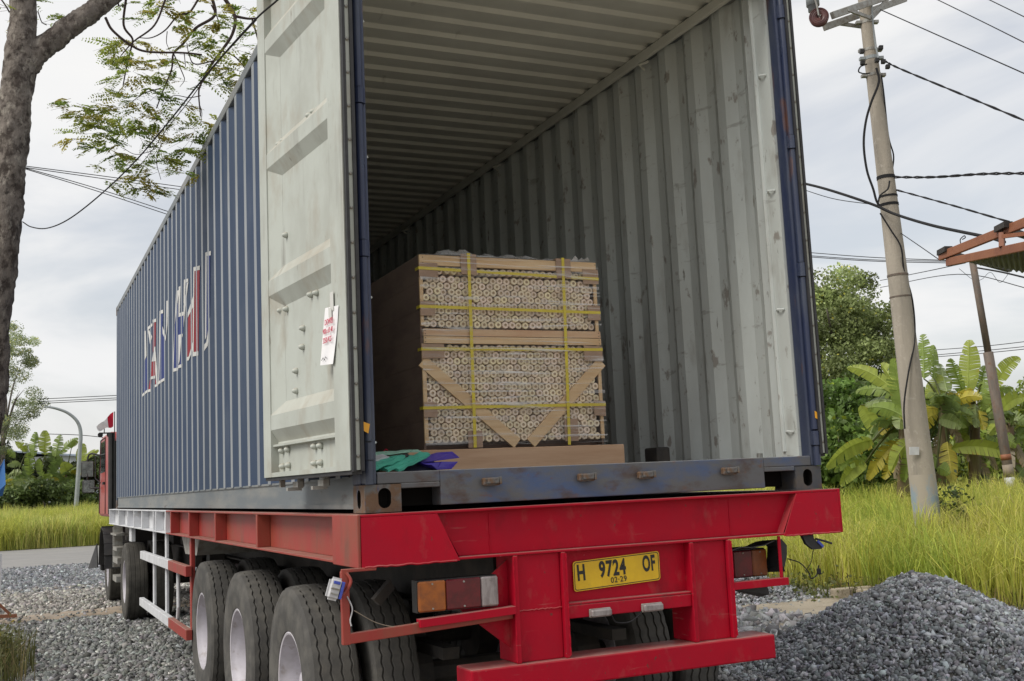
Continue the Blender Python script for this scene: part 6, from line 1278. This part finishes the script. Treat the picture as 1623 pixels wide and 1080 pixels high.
blades('dry_grass_fringe', 5000, (6.6, 7.9, 2, 14), lambda x, y: np.maximum(field_h(x, y), 0), .10, .35, .010, [(.22, .19, .07), (.13, .15, .04), (.27, .19, .09)], lambda P_: RNG.random(len(P_)) < .5)
blades('roadside_grass', 64000, (-4.2, 3.2, 40.0, 46), lambda x, y: .01+.35*np.clip((y-40.2)/4, 0, 1), .55, 1.3, .019, [(.52, .55, .13), (.58, .57, .14), (.43, .50, .12), (.68, .64, .24), (.37, .45, .11)], lean=.42)
blades('roadside_grass', 5000, (-5, -1.5, 41, 46), lambda x, y: .01+.35*np.clip((y-40.2)/4, 0, 1), .5, 1.0, .035, [(.10, .13, .035), (.14, .15, .04)], lean=.3)
blades('corner_weeds', 1500, (-3.0, -2.3, 6.2, 9.2), lambda x, y: 0*x, .08, .42, .010, [(.13, .13, .05), (.10, .11, .035), (.2, .16, .08)], lambda P_: RNG.random(len(P_)) < np.clip((-2.32-P_[:, 0])*3.5, 0, 1))
def low_leaves(name, label, n, fn, size, base):
    P_ = fn(n); k = RNG.integers(0, 12, len(P_)); t = thing(name, label, 'weed', tuple(P_.mean(0)*np.array([1, 1, 0])), 'broadleaf weeds'); foliage('leaves', P_, size, leafcols(k, 12, base, .3, .06), t); mb = MB()
    for i in range(0, len(P_), max(1, len(P_)//14)): q = P_[i]; mb.tube([(q[0]+.03, q[1], field_h(q[0], q[1]) if q[0] > 7 else 0), tuple(q)], .004, 4)
    mb.build('stalks', M['twig'], t)
low_leaves('broadleaf_weed', 'leafy weed with small yellow flowers at the bottom left corner', 420, lambda n: np.stack([RNG.normal(-2.66, .10, n), RNG.normal(7.6, .35, n), np.abs(RNG.normal(.2, .13, n))], 1), .05, (.10, .105, .035))
low_leaves('broadleaf_weed', 'small creeping weed climbing at the foot of the concrete pole', 260, lambda n: (np.array(pb+R_*.38)+np.stack([RNG.normal(0, .13, n), RNG.normal(0, .13, n), RNG.normal(.0, .2, n)], 1)), .08, (.07, .10, .028))
low_leaves('broadleaf_weed', 'green weeds sprouting at the kerb blocks before the tall grass', 500, lambda n: np.stack([RNG.normal(6.85, .4, n), RNG.normal(6.9, .5, n), np.abs(RNG.normal(.10, .10, n))], 1), .06, (.11, .125, .035))

# ------------------------------------------------------------------ things far left
t = thing('street_lamp', 'slim grey street lamp with a curved arm before the banana clump', 'street lamp', at_d(122, 822, 50)*1)
LD_ = 50; lp = [at_d(px, py, LD_) for px, py in ((119, 826), (123, 770), (126, 720), (128, 692), (126, 676), (119, 664), (106, 654), (90, 648), (76, 645))]
lp = [lp[0]-Vector((0, 0, lp[0].z))]+lp
MB().tube(catmull(lp, 5), list(np.linspace(.10, .05, 5*(len(lp)-1)+1)), 8).build('post', M['lampgrey'], t, smooth=True)
MB().bar(at_d(84, 647, LD_), at_d(70, 644.5, LD_), .12, .06).build('lamp_head', M['lampgrey'], t, bevel=.02)
b = thing('warehouse', 'pale warehouse with a blue grey roof far behind the truck cab', 'building', (3.5, 75, 0))
a0, a1 = at_d(128, 740, 74), at_d(215, 740, 82)
dd = (a1-a0); dd.z = 0; dd.normalize(); bk = Vector((-dd.y, dd.x, 0)); LB = 14
mb = MB(); A = Vector((a0.x, a0.y, 0)); mb.prism([A, A+dd*LB, A+dd*LB+bk*10, A+bk*10], (0, 0, 4.6)); mb.build('wall', M['wallw'], b)
zr = at_d(150, 707, 74).z; mb = MB(); e = Vector((0, 0, 1)); mb.add([A-dd*.3-bk*.4+e*4.55, A+dd*(LB+.3)-bk*.4+e*4.55, A+dd*(LB+.3)+bk*5+e*zr, A-dd*.3+bk*5+e*zr, A-dd*.3+bk*10.4+e*4.55, A+dd*(LB+.3)+bk*10.4+e*4.55], [(0, 1, 2, 3), (3, 2, 5, 4)]); mb.build('roof', M['roofblue'], b).modifiers.new('thick', 'SOLIDIFY').thickness = .1
for k in range(6):
    q = A+dd*(.6+k*2.2)-bk*.02+e*2.6; MB().obox(q+dd*.5, dd*.5, bk*.03, e*.45).build('window', M['glass'], b)
t = thing('blue_tarp', 'blue tarpaulin hanging at the left picture edge beside the trunk', 'tarpaulin', at_y(2, 780, 6))
mb = MB(); vs_ = [at_y(-14, 765, 6), at_y(7, 728, 6.05), at_y(9, 768, 6.0), at_y(4, 786, 6.05), at_y(-14, 790, 6)]; mb.add(vs_, [(0, 1, 2, 3, 4)]); o = mb.build('cloth', M['bluetarp'], t); o.modifiers.new('thick', 'SOLIDIFY').thickness = .01
t = thing('barrier_stand', 'rusty barrier stand with a white upright at the lower left edge', 'barrier', (-2.75, 12.0, 0))
mb = MB(); p0, p1 = at_y(1, 878, 12.0), at_y(-1, 952, 12.0); mb.bar(p0, p1, .03, .03); mb.build('upright', M['white'], t)
z0 = at_y(0, 979, 12.0); mb = MB(); mb.bar(at_y(-30, 979, 12.0), at_y(27, 976, 12.0), .05, .045); mb.build('foot_bar', M['rustbeam'], t); mb = MB(); mb.bar(at_y(-10, 950, 12), at_y(16, 974, 12), .03, .035); mb.build('diagonal', M['rustbeam'], t)
